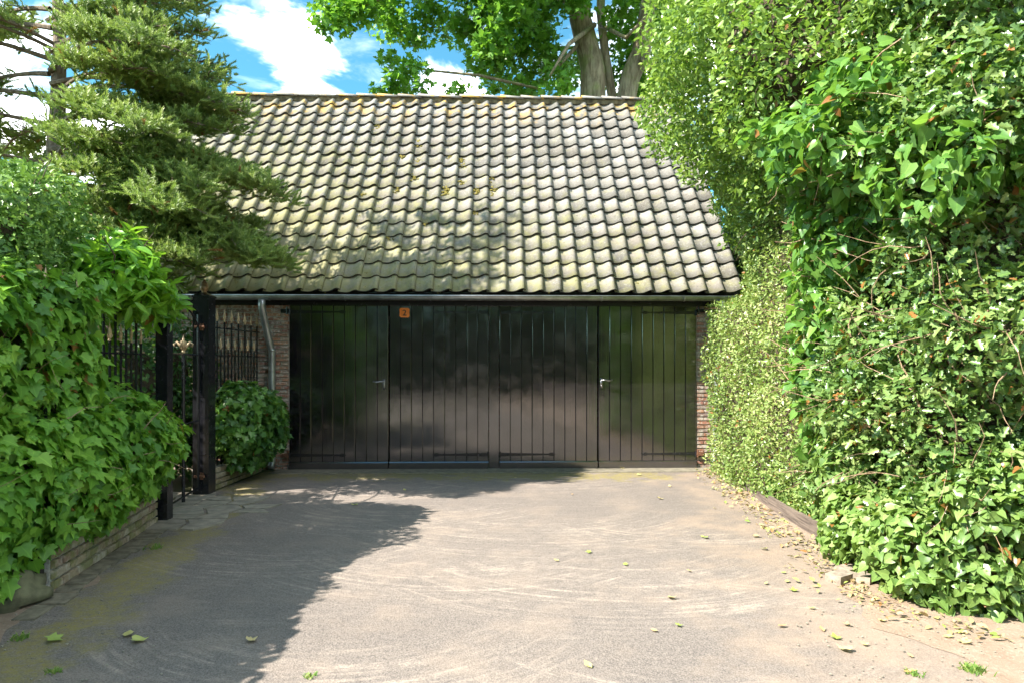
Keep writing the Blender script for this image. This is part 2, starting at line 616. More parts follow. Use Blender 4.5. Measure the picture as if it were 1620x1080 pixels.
def door_mat():
    m, N = material('black_gloss_paint')
    p = N.pos()
    g = N.noise(N.vm('MULTIPLY', p, (60, 60, 1.2)), 1.0, 4.0, .6)
    n2 = N.noise(p, 5.0, 5.0, .6)
    r = N.rnd()
    rough = N.m('ADD', .06, N.m('MULTIPLY', N.step(n2, .35, .75), .10))
    rough = N.m('ADD', rough, N.m('MULTIPLY', r, .06))
    c = N.mix(n2, (.006, .005, .007), (.014, .011, .014))
    spk = N.step(N.noise(p, 160.0, 2.0), .74, .78)
    c = N.mix(N.m('MULTIPLY', spk, .25), c, (.2, .18, .15))
    sz = N.n('ShaderNodeSeparateXYZ', {0: p}).outputs[2]
    dirt = N.m('MULTIPLY', N.step(N.m('ADD', N.m('SUBTRACT', .34, sz), N.m('MULTIPLY', N.m('SUBTRACT', N.noise(p, 9.0, 6.0, .7), .5), .7)), -.02, .30), .36)
    drip = N.m('MULTIPLY', N.step(N.noise(N.vm('MULTIPLY', p, (22, 22, .8)), 1.0, 4.0, .6), .56, .72), .12)
    dirt = N.m('MAXIMUM', dirt, drip)
    c = N.mix(dirt, c, (.055, .043, .046))
    rough = N.m('ADD', rough, N.m('MULTIPLY', dirt, .22))
    finish(N, c, rough, N.bump(N.m('ADD', g, N.m('MULTIPLY', n2, .8)), .16, .004), 0, .95, 1.8)
    return m


M_DOOR = door_mat()


def wood_mat():
    m, N = material('dark_sleeper_wood')
    p = N.pos()
    g = N.noise(N.vm('MULTIPLY', p, (3, 3, 70)), 1.0, 5.0, .6)
    c = N.mix(N.step(g, .3, .7), (.07, .052, .042), (.19, .145, .115))
    finish(N, c, .85, N.bump(g, .5, .01))
    return m


M_SLEEPER = wood_mat()


def brick_mat(name, cols, moss, white):
    m, N = material(name)
    p = N.pos()
    c = N.ramp(N.rnd(), [(i / (len(cols) - 1), x) for i, x in enumerate(cols)])
    n1 = N.noise(p, 28.0, 6.0, .65)
    n2 = N.noise(p, 7.0, 4.0, .6)
    c = N.mix(N.m('MULTIPLY', N.step(n1, .45, .72), .7), c, N.mix(1.0, c, (.45, .42, .42), 'MULTIPLY'))
    c = N.mix(N.m('MULTIPLY', N.step(N.noise(N.vm('ADD', p, (3, 1, 8)), 22.0, 5.0, .7), .47, .60), white), c, (.52, .48, .42))
    c = N.mix(N.m('MULTIPLY', N.step(n2, .45, .62), moss), c, (.17, .17, .05))
    finish(N, c, .9, N.bump(n1, .6, .006))
    return m


BRK = [(.34, .14, .085), (.27, .12, .09), (.42, .21, .12), (.31, .18, .14), (.46, .34, .26), (.22, .13, .11)]
M_BRICK = brick_mat('facade_brick', BRK, .10, .8)
M_OLDBRICK = brick_mat('mossy_wall_brick', [(.30, .22, .14), (.36, .27, .17), (.25, .16, .11), (.40, .33, .24), (.28, .2, .14)], .75, .35)


def tile_mat():
    m, N = material('weathered_clay_tile')
    p = N.pos()
    r = N.rnd()
    sp = N.n('ShaderNodeSeparateXYZ', {0: p})
    X, Z = sp.outputs[0], sp.outputs[2]
    base = N.ramp(r, [(0, (.15, .137, .12)), (.3, (.21, .192, .165)), (.55, (.255, .225, .20)), (.8, (.28, .26, .235)), (1, (.175, .158, .138))])
    n1 = N.noise(p, 7.0, 6.0, .65)
    n2 = N.noise(p, 38.0, 5.0, .7)
    n3 = N.noise(p, 17.0, 5.0, .6)
    c = N.mix(N.m('MULTIPLY', N.step(n2, .5, .68), .55), base, (.40, .385, .36))           # pale lichen
    c = N.mix(N.m('MULTIPLY', N.step(N.noise(p, 24.0, 4.0, .7), .57, .70), .8), c, (.10, .088, .07))   # dark spots
    c = N.mix(N.m('MULTIPLY', N.step(N.noise(p, 1.7, 5.0, .65), .42, .66), .55), c, N.mix(1.0, c, (.62, .57, .50), 'MULTIPLY'))
    # green-yellow algae: stronger low and to the left (a stain of the roof)
    al = N.m('ADD', N.m('MULTIPLY', N.m('SUBTRACT', 4.2, Z), .22), N.m('MULTIPLY', N.m('SUBTRACT', .2, X), .10))
    al = N.m('ADD', N.m('MULTIPLY', al, .8), N.m('MULTIPLY', N.m('SUBTRACT', n1, .5), 1.8))
    c = N.mix(N.m('MULTIPLY', N.step(al, -.10, .70), .72), c, (.265, .25, .085))
    c = N.mix(N.m('MULTIPLY', N.step(n3, .60, .70), N.step(al, .1, .7)), c, (.11, .11, .035))
    # orange lichen near the ridge
    top = N.step(Z, 5.0, 5.7)
    c = N.mix(N.m('MULTIPLY', N.m('MULTIPLY', top, N.step(N.noise(p, 5.5, 4.0), .50, .62)), .85), c, (.58, .34, .06))
    finish(N, c, .85, N.bump(n2, .5, .006))
    return m


M_TILE = tile_mat()
M_LIP = plain('grimy_shaded_tile_edge', (.045, .04, .035), .95, 0, .4, 40, .3)  # near-black lower tile edges: algae grime plus the shade there, put into the colour
M_MOSS = plain('ochre_moss', (.19, .155, .03), .95, 0, .5, 60, .8)
M_MOSSG = plain('green_moss', (.20, .20, .04), .95, 0, .45, 40, .8)


def asphalt_mat():
    m, N = material('worn_asphalt')
    p = N.pos()
    sp = N.n('ShaderNodeSeparateXYZ', {0: p})
    X, Y = sp.outputs[0], sp.outputs[1]
    fine = N.noise(p, 150.0, 2.0, .6)
    mid = N.noise(p, 2.2, 5.0, .6)
    c = N.mix(N.step(fine, .3, .7), (.095, .081, .073), (.235, .198, .172))
    # brushed arcs of pale dust
    acc = None
    for i, (cx, cy, r0, r1) in enumerate(((0.2, 7.0, .9, 2.6), (-1.0, 7.3, .8, 2.2), (1.5, 6.7, .9, 2.1), (.7, 5.6, .8, 2.4), (-.4, 5.7, .8, 2.2),
                                          (1.9, 5.2, .8, 2.0), (0.3, 9.6, .9, 2.6), (-1.6, 5.9, .8, 2.0), (-1.8, 8.6, .8, 2.2), (.9, 3.9, .8, 2.0), (-.9, 4.2, .8, 2.0))):
        dx, dy = N.m('SUBTRACT', X, cx), N.m('SUBTRACT', Y, cy)
        r = N.m('SQRT', N.m('ADD', N.m('MULTIPLY', dx, dx), N.m('MULTIPLY', dy, dy)))
        a = N.m('ARCTAN2', dx, N.m('MULTIPLY', dy, -1.0))
        v = N.n('ShaderNodeCombineXYZ', {0: N.m('MULTIPLY', r, 25.0), 1: N.m('MULTIPLY', a, 1.7), 2: float(i * 7.7)}).outputs[0]
        s = N.step(N.noise(v, 1.0, 5.0, .72), .44, .68)
        msk = N.m('MULTIPLY', N.step(r, r0, r0 + .4), N.m('SUBTRACT', 1.0, N.step(r, r1 - .6, r1)))
        s = N.m('MULTIPLY', s, N.m('MULTIPLY', msk, N.m('SUBTRACT', 1.0, N.step(N.m('ABSOLUTE', a), .55, 1.15))))
        acc = s if acc is None else N.m('MAXIMUM', acc, s)
    strk = N.step(N.noise(N.vm('MULTIPLY', N.vm('ADD', p, (0, 0, 3)), (1.6, 15, 1)), 1.0, 4.0, .65, .5), .52, .75)
    acc = N.m('MAXIMUM', acc, N.m('MULTIPLY', strk, .5))
    grit = N.step(N.noise(p, 95.0, 3.0, .7), .38, .62)
    dust = N.m('MULTIPLY', N.m('MULTIPLY', N.m('MULTIPLY', acc, N.m('ADD', .35, N.step(N.noise(p, 7.0, 6.0, .75), .40, .60))), .62), N.m('ADD', .35, N.m('MULTIPLY', grit, .65)))
    c = N.mix(dust, c, (.46, .375, .30))
    c = N.mix(N.m('MULTIPLY', N.step(mid, .45, .7), .3), c, (.31, .24, .185))
    # sandy soil blown in along the right edge and in the near right corner
    rt = N.m('ADD', N.m('ADD', N.m('MULTIPLY', X, .62), N.m('MULTIPLY', N.m('SUBTRACT', 6.0, Y), .10)), N.m('MULTIPLY', N.m('SUBTRACT', mid, .5), 1.6))
    soil = N.mix(N.noise(p, 30.0, 4.0), (.23, .16, .11), (.36, .275, .205))
    c = N.mix(N.m('MULTIPLY', N.step(rt, .75, 1.7), .75), c, soil)
    # moss: along the left verge and in front of the doors
    mn = N.noise(p, 3.4, 5.0, .65)
    lx = N.m('ADD', X, N.m('MULTIPLY', N.m('SUBTRACT', Y, 4.0), .16))       # follows the wall
    le = N.m('SUBTRACT', 1.0, N.m('DIVIDE', N.m('ABSOLUTE', N.m('SUBTRACT', lx, -2.36)), .38))
    fr = N.m('SUBTRACT', 1.0, N.m('DIVIDE', N.m('ABSOLUTE', N.m('SUBTRACT', Y, 8.30)), .55))
    fr = N.m('MULTIPLY', fr, N.m('SUBTRACT', 1.0, N.step(X, 1.6, 2.4)))
    ms = N.m('MAXIMUM', le, fr)
    ms = N.m('MULTIPLY', N.step(N.m('ADD', ms, N.m('MULTIPLY', N.m('SUBTRACT', mn, .5), 3.6)), .20, .85), N.step(ms, 0.0, .4))
    brk = N.step(N.noise(p, 24.0, 6.0, .75), .40, .62)
    c = N.mix(N.m('MULTIPLY', N.m('MULTIPLY', ms, N.m('ADD', .35, N.m('MULTIPLY', brk, .65))), N.m('ADD', .55, N.m('MULTIPLY', grit, .4))), c, N.mix(N.noise(p, 9.0, 3.0), (.17, .13, .04), (.30, .26, .045)))
    h = N.m('ADD', fine, N.m('MULTIPLY', grit, .5))
    finish(N, c, .9, N.bump(h, .5, .006), 0, .3)
    return m


M_ASPHALT = asphalt_mat()


def soil_mat():
    m, N = material('sandy_soil')
    p = N.pos()
    n1, n2 = N.noise(p, 6.0, 6.0, .65), N.noise(p, 60.0, 4.0, .7)
    c = N.mix(n1, (.17, .11, .07), (.38, .285, .215))
    c = N.mix(N.m('MULTIPLY', N.step(n2, .5, .7), .5), c, (.42, .34, .27))
    finish(N, c, .95, N.bump(N.m('ADD', n1, n2), .7, .015), 0, .2)
    return m


M_SOIL = soil_mat()


def ground_mat():
    m, N = material('garden_ground')
    p = N.pos()
    n1, n2 = N.noise(p, .8, 6.0, .65), N.noise(p, 30.0, 4.0, .7)
    c = N.mix(N.step(n1, .35, .65), (.10, .075, .05), (.07, .10, .03))
    c = N.mix(N.m('MULTIPLY', n2, .4), c, (.16, .13, .08))
    finish(N, c, .95, N.bump(n2, .6, .02), 0, .2)
    return m


M_GROUND = ground_mat()

# ------------------------------------------------------------------ ground
mb = MB()
mb.add([(-300, -300, 0), (300, -300, 0), (300, 300, 0), (-300, 300, 0)], [(0, 1, 2, 3)])
tag(mb.obj('ground', M_GROUND), kind='structure')


def ragged(poly, amp, seed):
    """break straight edges into an uneven outline (offsets across the edge only)"""
    rr_ = random.Random(seed)
    out = []
    for (x0, y0), (x1, y1) in zip(poly, poly[1:] + poly[:1]):
        L_ = math.hypot(x1 - x0, y1 - y0)
        m_ = max(1, min(40, int(L_ / .09)))
        nx_, ny_ = -(y1 - y0) / L_, (x1 - x0) / L_
        for k_ in range(m_):
            t_ = k_ / m_
            w_ = rr_.gauss(0, amp) if k_ else 0
            out.append((x0 + (x1 - x0) * t_ + nx_ * w_, y0 + (y1 - y0) * t_ + ny_ * w_))
    return out


def sheet(name, poly, z, mat):
    mb = MB()
    tri = tessellate_polygon([[Vector((x, y, 0)) for x, y in poly]])
    fs = []
    for t_ in tri:
        (ax, ay), (bx, by), (cx_, cy_) = (poly[i] for i in t_)
        ccw = (bx - ax) * (cy_ - ay) - (by - ay) * (cx_ - ax)
        fs.append(tuple(t_) if ccw > 0 else tuple(reversed(t_)))
    mb.add([(x, y, z) for x, y in poly], fs)
    return tag(mb.obj(name, mat), kind='structure')


sheet('driveway', [(-2.95, -6.0), (2.9, -6.0), (2.75, 3.2), (2.35, 4.2), (2.42, 6.4), (2.72, 8.80), (-3.12, 8.62), (-3.16, 7.2), (-3.05, 5.9), (-2.72, 4.0)], .004, M_ASPHALT)
sheet('soil_bed', ragged([(1.85, 1.0), (6.5, 1.0), (6.5, 5.0), (2.55, 5.2), (2.34, 4.9), (2.18, 4.5), (1.98, 4.05), (1.85, 3.5), (2.1, 3.1), (1.9, 2.5), (2.0, 1.7)], .03, 1), .0065, M_SOIL)
sheet('verge', ragged([(-6, 1.0), (-2.65, 1.0), (-2.72, 2.6), (-2.5, 3.2), (-2.66, 3.75), (-2.55, 4.2), (-2.75, 4.6), (-6, 4.6)], .025, 2), .0075, M_SOIL)
sheet('street', [(-60, -9.5), (60, -9.5), (60, -6.0), (-60, -6.0)], .003, M_ASPHALT)

# ------------------------------------------------------------------ garage (modelled in its own frame: u along the facade, v back)
G0 = Vector((-0.246, 8.85, 0))
GROT = math.radians(1.75)
garage = empty('brick_garage', G0, 'low brick garage with steep pantile roof and wide black plank doors', 'garage', None, GROT)


def U(px, v=0.0):
    a = (px - CX) / FPX
    return ((G0.y + v) * a - G0.x) / (math.cos(GROT) - math.sin(GROT) * a)


def ZF(py, y=8.85):
    return EYE + (HY - py) / FPX * y


UL, UR = -5.35, 2.97
DL, DR = U(458), U(1101)
TOPZ = 2.19
# walls (mortar) with bricks standing proud
wall = MB()
wall.box((UL, .0, 0), (DL - .002, .22, TOPZ + .06))
wall.box((DR + .002, .0, 0), (UR, .22, TOPZ + .06))
wall.box((DL - .002, .06, TOPZ), (DR + .002, .22, TOPZ + .06))
back = MB()
wall_o = wall.obj('facade_wall', M_MORTAR, garage, True)
gw = MB()
for u0 in (UL, UR - .22):
    gw.add([(u0, .221, 0), (u0 + .22, .221, 0), (u0 + .22, 5.0, 0), (u0, 5.0, 0), (u0, .221, 2.3), (u0 + .22, .221, 2.3), (u0 + .22, 2.45, 5.55), (u0, 2.45, 5.55), (u0 + .22, 5.0, 2.3), (u0, 5.0, 2.3)],
           [(0, 4, 7, 9, 3), (1, 2, 8, 6, 5), (0, 1, 5, 4), (4, 5, 6, 7), (7, 6, 8, 9), (3, 9, 8, 2), (0, 3, 2, 1)])
gw.box((UL + .22, 4.8, 0), (UR - .22, 5.0, 2.3))
gw.cur = .3
gw.obj('gable_wall', M_BRICK, garage, True)

COURSE, BL, JN = .0515, .195, .010
brick_protos = {}


def brick_mesh(L, q, mat, H=COURSE - JN, D=.02):
    key = (round(L, 2), q, mat.name)
    if key not in brick_protos:
        mbx = MB()
        mbx.cur = q / 12.0
        rr = random.Random(q * 31 + int(L * 100))
        j = lambda: rr.uniform(-.003, .003)
        e = .004
        vs = [(0 + j(), 0, 0 + j()), (L + j(), 0, j()), (L + j(), 0, H + j()), (j(), 0, H + j()),
              (e + j(), -D + j() * .6, e), (L - e + j(), -D + j() * .6, e), (L - e + j(), -D + j() * .6, H - e), (e + j(), -D + j() * .6, H - e)]
        mbx.add(vs, [(4, 5, 6, 7), (0, 1, 5, 4), (1, 2, 6, 5), (2, 3, 7, 6), (3, 0, 4, 7)])
        me = mbx.mesh('brick')
        me.materials.append(mat)
        brick_protos[key] = me
    return brick_protos[key]


far_bricks = MB()
ncourse = int(TOPZ / COURSE)


def lay(u0, u1, singles_from):
    cnt = 0
    for c in range(ncourse):
        z = c * COURSE + .004
        u = u1 - random.choice((BL * .5, BL, BL * .75)) if u1 < 0 else u0
        x = u1 if u1 < 0 else u0
        sgn = -1 if u1 < 0 else 1
        first = True
        while (x > u0 + .03) if sgn < 0 else (x < u1 - .03):
            L = random.choice((BL, BL, BL / 2)) if not first else (BL if c % 2 else BL / 2)
            first = False
            L = min(L, (x - u0) if sgn < 0 else (u1 - x))
            a = x - L if sgn < 0 else x
            q = random.randrange(13)
            Lb = round(L - JN, 2)
            if Lb > .02:
                if (a + L > singles_from) if sgn < 0 else True:
                    o = link('brick', brick_mesh(Lb, q, M_BRICK), wall_o, None, True)
                    o.location = (a + JN / 2, random.uniform(-.002, .002), z)
                    cnt += 1
                else:
                    me = brick_mesh(Lb, q, M_BRICK)
                    far_bricks.cur = q / 12.0
                    far_bricks.add([(v.co.x + a + JN / 2, v.co.y, v.co.z + z) for v in me.vertices], [tuple(p.vertices) for p in me.polygons])
            x += sgn * L
    return cnt


lay(UL, DL - .004, -3.40)
lay(DR + .004, DR + .30, 0)
far_bricks.obj('brick', M_BRICK, wall_o, True, kind='stuff')

# roof
EV, EZ, RV, RZ = -.34, 2.225, 2.47, 5.70
SL = math.hypot(RV - EV, RZ - EZ)
PITCH = math.atan2(RZ - EZ, RV - EV)
ROWS, PW_ = 17, .2285
ROWH = SL / ROWS
roof = MB()
U0 = UL - .22
NCOL = int(round((3.07 - U0) / PW_))
UE = U0 + NCOL * PW_
ny, nz = -math.sin(PITCH), math.cos(PITCH)
off = .035
roof.add([(U0 + .03, EV + .03 - ny * 0 - off * ny * -1 * -1, EZ - .02), (UE - .0, EV + .03 - off * ny * -1 * -1, EZ - .02), (UE - .0, RV, RZ - .06), (U0 + .03, RV, RZ - .06),
          (U0 + .03, 2 * RV + .34, EZ - .06), (UE, 2 * RV + .34, EZ - .06),
          (U0 + .03, RV, RZ - .12), (UE, RV, RZ - .12), (U0 + .03, EV + .1, EZ - .05), (UE, EV + .1, EZ - .05), (U0 + .03, 2 * RV + .3, EZ - .12), (UE, 2 * RV + .3, EZ - .12)],
         [(0, 1, 2, 3), (3, 2, 5, 4), (8, 6, 7, 9), (6, 10, 11, 7), (0, 8, 9, 1), (4, 5, 11, 10)])
roof_o = roof.obj('roof', M_DARKWOOD, garage, True)
prof = [(0.0, .020), (.08, .010), (.22, .003), (.36, .0), (.50, .003), (.63, .012), (.75, .028), (.85, .043), (.94, .052), (1.02, .052), (1.09, .043), (1.14, .030)]


def tile_geo(L=.325, th=.017):
    vs, fs = [], []
    n = len(prof)
    for y in (0.0, L):
        lift = .030 * (1 - y / ROWH)
        for t, z in prof:
            vs.append((t * PW_, y, z + lift))
    for y in (0.0, L):
        lift = .030 * (1 - y / ROWH)
        for t, z in prof:
            vs.append((t * PW_, y, z + lift - th))
    for i in range(n - 1):
        fs.append((i, i + 1, n + i + 1, n + i))
        fs.append((2 * n + i, 2 * n + i + 1, 3 * n + i + 1, 3 * n + i)[::-1])
    fs.append((n - 1, 2 * n + n - 1, 3 * n + n - 1, 2 * n - 1))
    for i in range(n - 1):
        fs.append((i + 1, i, 2 * n + i, 2 * n + i + 1))
    return vs, fs


TV, TF = tile_geo()
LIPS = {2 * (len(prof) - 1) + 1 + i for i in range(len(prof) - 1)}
tile_protos = []
for q in range(16):
    mb = MB()
    mb.cur = q / 15.0
    rr = random.Random(q)
    w1, w2 = rr.uniform(-.004, .004), rr.uniform(-.005, .005)
    mb.add([(x + (y / .3) * w1, y + (rr.uniform(-.0015, .0015)), z + w2 * (x / PW_) * (1 - y / .3)) for x, y, z in TV], TF)
    me = mb.mesh('tile', True)
    me.materials.append(M_TILE)
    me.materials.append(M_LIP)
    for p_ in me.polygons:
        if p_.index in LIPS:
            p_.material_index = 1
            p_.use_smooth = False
    tile_protos.append(me)
R_pitch = Matrix.Rotation(PITCH, 4, 'X')
cand = []
for r in range(ROWS):
    for c in range(NCOL):
        s = r * ROWH
        u = U0 + c * PW_
        v, z = EV + s * math.cos(PITCH), EZ + s * math.sin(PITCH)
        w = Matrix.Rotation(GROT, 3, 'Z') @ Vector((u, v, z)) + G0
        px = CX + FPX * w.x / w.y
        py = HY - FPX * (w.z - EYE) / w.y
        hidden = px < 330 + max(0, (330 - py) * .1) or (px > 1060 + (py - 150) * .34) or (py > 250 and px < 455 and py < 430)
        cand.append((w.length + (100 if hidden else 0), r, c, Vector((u, v, z))))
cand.sort(key=lambda t: t[0])
rest = MB()
for k, (_, r, c, loc) in enumerate(cand):
    rr = random.Random(r * 100 + c)
    q = rr.randrange(16)
    loc = loc + Vector((rr.uniform(-.004, .004), 0, 0)) + Vector((0, math.cos(PITCH), math.sin(PITCH))) * (rr.uniform(-.011, .011) + .012 * math.sin(c * .35 + r * .2) * .5)
    loc += Vector((0, ny, nz)) * (.012 * math.sin(c * .21 + 1.2) * math.sin(r * .3) + rr.uniform(0, .003))
    M = Matrix.Translation(loc) @ R_pitch @ Matrix.Rotation(rr.uniform(-.022, .022), 4, 'Z') @ Matrix.Rotation(rr.uniform(-.02, .02), 4, 'Y')
    if k < 300:
        link('tile', tile_protos[q], roof_o, None, True, None, M)
    else:
        rest.cur = q / 15.0
        me = tile_protos[q]
        rest.add([M @ v.co for v in me.vertices], TF)
ro = rest.obj('tile', M_TILE, roof_o, True, True, kind='stuff')
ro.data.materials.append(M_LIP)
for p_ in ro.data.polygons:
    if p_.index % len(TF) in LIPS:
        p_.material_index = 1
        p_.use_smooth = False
# ridge tiles: half round, each overlapping the next
RL = .335
nr = int((UE - U0) / RL) + 1
ridge_me = []
for q in range(5):
    mb = MB()
    mb.cur = (.1, .35, .6, .85, .2)[q]
    vs, fs = [], []
    K = 8
    for yi, (x, r) in enumerate(((0, .125), (RL + .05, .112))):
        for k in range(K + 1):
            a = PI * k / K
            vs.append((x, -math.cos(a) * r * 1.15, math.sin(a) * r * .62))
        for k in range(K + 1):
            a = PI * k / K
            vs.append((x, -math.cos(a) * (r - .018) * 1.12, math.sin(a) * (r - .02) * .6))
    B = 2 * (K + 1)
    for k in range(K):
        fs += [(k, k + 1, B + k + 1, B + k), (K + 1 + k, B + K + 1 + k, B + K + 2 + k, K + 2 + k), (k, K + 1 + k, K + 2 + k, k + 1), (B + k, B + k + 1, B + K + 2 + k, B + K + 1 + k)]
    fs += [(0, B, B + K + 1, K + 1), (K, 2 * K + 1, B + 2 * K + 1, B + K)]
    mb.add(vs, fs)
    me = mb.mesh('ridge_tile', True)
    me.materials.append(M_TILE)
    ridge_me.append(me)
for i in range(nr):
    M = Matrix.Translation((U0 + i * RL, RV + random.uniform(-.008, .008), RZ + .022 + random.uniform(-.006, .006))) @ Matrix.Rotation(random.uniform(.03, .06), 4, 'Y')
    link('ridge_tile', random.choice(ridge_me), roof_o, None, True, None, M)
mb = MB()
mb.tube([(U0 + .02, RV - .04, RZ - .01), (UE, RV - .04, RZ - .01)], .070, 6)
mb.obj('mortar_bedding', M_BED, roof_o, True)
# moss cushions and litter lying in the troughs
mb = MB()
rr = random.Random(5)


def roof_pt(px, py):
    a, b = (px - CX) / FPX, (HY - py) / FPX
    # intersect the view ray with the roof plane (in the garage frame)
    R = Matrix.Rotation(-GROT, 3, 'Z')
    o = R @ (Vector((0, 0, EYE)) - G0)
    dd = R @ Vector((a, 1, b))
    nv = Vector((0, ny, nz))
    t = (Vector((0, EV, EZ)) - o).dot(nv) / dd.dot(nv)
    return o + dd * t


spots = [(605, 203, 9), (668, 228, 9), (640, 250, 8), (668, 258, 8), (664, 283, 6), (705, 305, 9), (730, 292, 7), (757, 300, 8), (735, 262, 8), (752, 305, 8), (728, 255, 7), (783, 300, 8),
         (776, 284, 7), (622, 378, 5), (575, 310, 5), (780, 310, 5), (700, 300, 6), (640, 304, 5), (755, 340, 4), (700, 250, 4), (750, 245, 5), (686, 356, 4), (720, 375, 4), (765, 372, 4)]
for _ in range(170):
    spots.append((rr.uniform(340, 1010) if rr.random() < .75 else rr.uniform(340, 700), 465 - abs(rr.gauss(0, 80)), rr.uniform(1.0, 3.2)))
for px, py, r in spots:
    q = roof_pt(px, py)
    k = math.floor((q.x - U0) / PW_)
    q.x = U0 + (k + .38 + rr.uniform(-.14, .14)) * PW_
    base = q + Vector((0, ny, nz)) * .018
    rad = r / FPX * 9.6
    for j in range(16 if r > 3.5 else 3):
        cpt = base + Vector((rr.gauss(0, rad * .6), 0, 0)) + Vector((0, math.cos(PITCH), math.sin(PITCH))) * rr.gauss(0, rad * .7)
        s = rad * rr.uniform(.16, .40)
        ball(mb, cpt, (s, s * .7, s * .6), 6, 4, .5, rr.randrange(999))
mb.obj('moss_cushions', M_MOSS, roof_o, True, kind='stuff')

# gutter
gut = MB()
K = 9
vs, fs = [], []
gv, gz, gr = EV - .035, 2.188, .056
for x in (U(262, -.37), U(1166, -.37)):
    for k in range(K + 1):
        a = PI + PI * k / K
        vs.append((x, gv + gr * math.cos(a), gz + gr * math.sin(a) * .9))
    for k in range(K + 1):
        a = PI + PI * k / K
        vs.append((x, gv + (gr - .004) * math.cos(a), gz + .002 + (gr - .004) * math.sin(a) * .9))
B = 2 * (K + 1)
for k in range(K):
    fs += [(k, k + 1, B + k + 1, B + k), (K + 1 + k, B + K + 1 + k, B + K + 2 + k, K + 2 + k), (k, K + 1 + k, K + 2 + k, k + 1), (B + k, B + k + 1, B + K + 2 + k, B + K + 1 + k)]
gut.add(vs, fs)
gut.tube([(U(262, -.37), gv - gr, gz + .004), (U(1166, -.37), gv - gr, gz + .004)], .0085, 6)
gut_o = gut.obj('gutter', M_ZINC, garage, True, True)
br_me = None
for px in (300, 425, 545, 680, 815, 950, 1080):
    if br_me is None:
        mb = MB()
        pts = [(0, gv + (gr + .004) * math.cos(PI + PI * k / 8), gz + (gr + .004) * math.sin(PI + PI * k / 8) * .9) for k in range(9)]
        mb.tube(pts, .006, 4)
        br_me = mb.mesh('gutter_bracket')
        br_me.materials.append(M_ZINC)
    o = link('gutter_bracket', br_me, gut_o, None, True)
    o.location = (U(px, -.37), 0, 0)
mb = MB()
mb.box((U0 + .3, -.06, 2.10), (UE - .25, -.032, 2.25))
mb.box((U0 + .3, -.30, 2.235), (UE - .25, -.062, 2.25))
mb.obj('fascia_board', M_IRON, garage, True)


def downpipe(pts, r):
    mb = MB()
    mb.tube(pts, r, 12)
    o = mb.obj('downpipe', M_ZINC, garage, True, True)
    c = MB()
    for z in (.95, ZF(556, 8.7), .22):
        c.lathe([(r + .001, 0), (r + .006, .004), (r + .006, .03), (r + .001, .034)], (pts[-2][0], pts[-2][1], z), 12)
    c.obj('pipe_collar', M_ZINC, o, True, True)
    return o


zb = ZF(556, 8.7)
dpv = -.085
downpipe([(U(414, -.35), gv, gz - .04), (U(414, -.33), gv + .01, ZF(486, 8.55)), (U(416, -.30), gv + .05, ZF(497, 8.55)), (U(427, dpv), dpv - .03, ZF(543, 8.75)), (U(430, dpv), dpv, zb), (U(430, dpv), dpv, .8), (U(430, dpv), dpv, .10), (U(430, dpv), dpv - .045, .035)], .044)
downpipe([(U(1140, -.35), gv, gz - .04), (U(1140, -.33), gv + .02, 2.05), (U(1138, dpv), dpv - .02, 1.75), (U(1136, dpv), dpv, 1.6), (U(1134, dpv), dpv, .8), (U(1130, dpv), dpv, .10), (U(1129, dpv), dpv - .045, .035)], .044)

# doors ------------------------------------------------------------------
cp0, cp1 = U(773.5), U(789.5)
frame = MB()
frame.box((cp0 + .003, -.022, 0), (cp1 - .003, .06, TOPZ))
frame.box((DL + .001, .02, 2.165), (cp0 + .002, .059, TOPZ - .001))
frame.box((cp1 - .002, .02, 2.165), (DR - .001, .059, TOPZ - .001))
frame.obj('door_frame', M_DOOR, garage, True)
leafs = [(DL, U(615.2), 'L'), (U(616), cp0, 'R'), (cp1, U(945.2), 'L'), (U(946), DR, 'R')]
KZ = .105


def plank_mesh(w, q):
    mb = MB()
    mb.cur = q / 9.0
    g, c, D = .0022, .005, .024
    z0, z1 = KZ, 2.165
    pts = [(g, .0), (g, -D + c), (g + c, -D), (w - g - c, -D), (w - g, -D + c), (w - g, 0)]
    n = len(pts)
    rr = random.Random(q)
    bow = rr.uniform(-.003, .003)
    vs = []
    zs = [z0, z0 + (z1 - z0) * .33, z0 + (z1 - z0) * .66, z1]
    for i, z in enumerate(zs):
        o = bow * (1 if i in (1, 2) else 0)
        vs += [(x, y + (o if y < -.01 else 0), z) for x, y in pts]
    fs = []
    for i in range(3):
        for k in range(n - 1):
            fs.append((i * n + k + 1, i * n + k, (i + 1) * n + k, (i + 1) * n + k + 1))
    fs.append(tuple(range(n - 1, -1, -1)))
    fs.append(tuple(range(3 * n, 4 * n)))
    fs = [tuple(reversed(f)) for f in fs]
    mb.add(vs, fs)
    me = mb.mesh('plank')
    me.materials.append(M_DOOR)
    return me


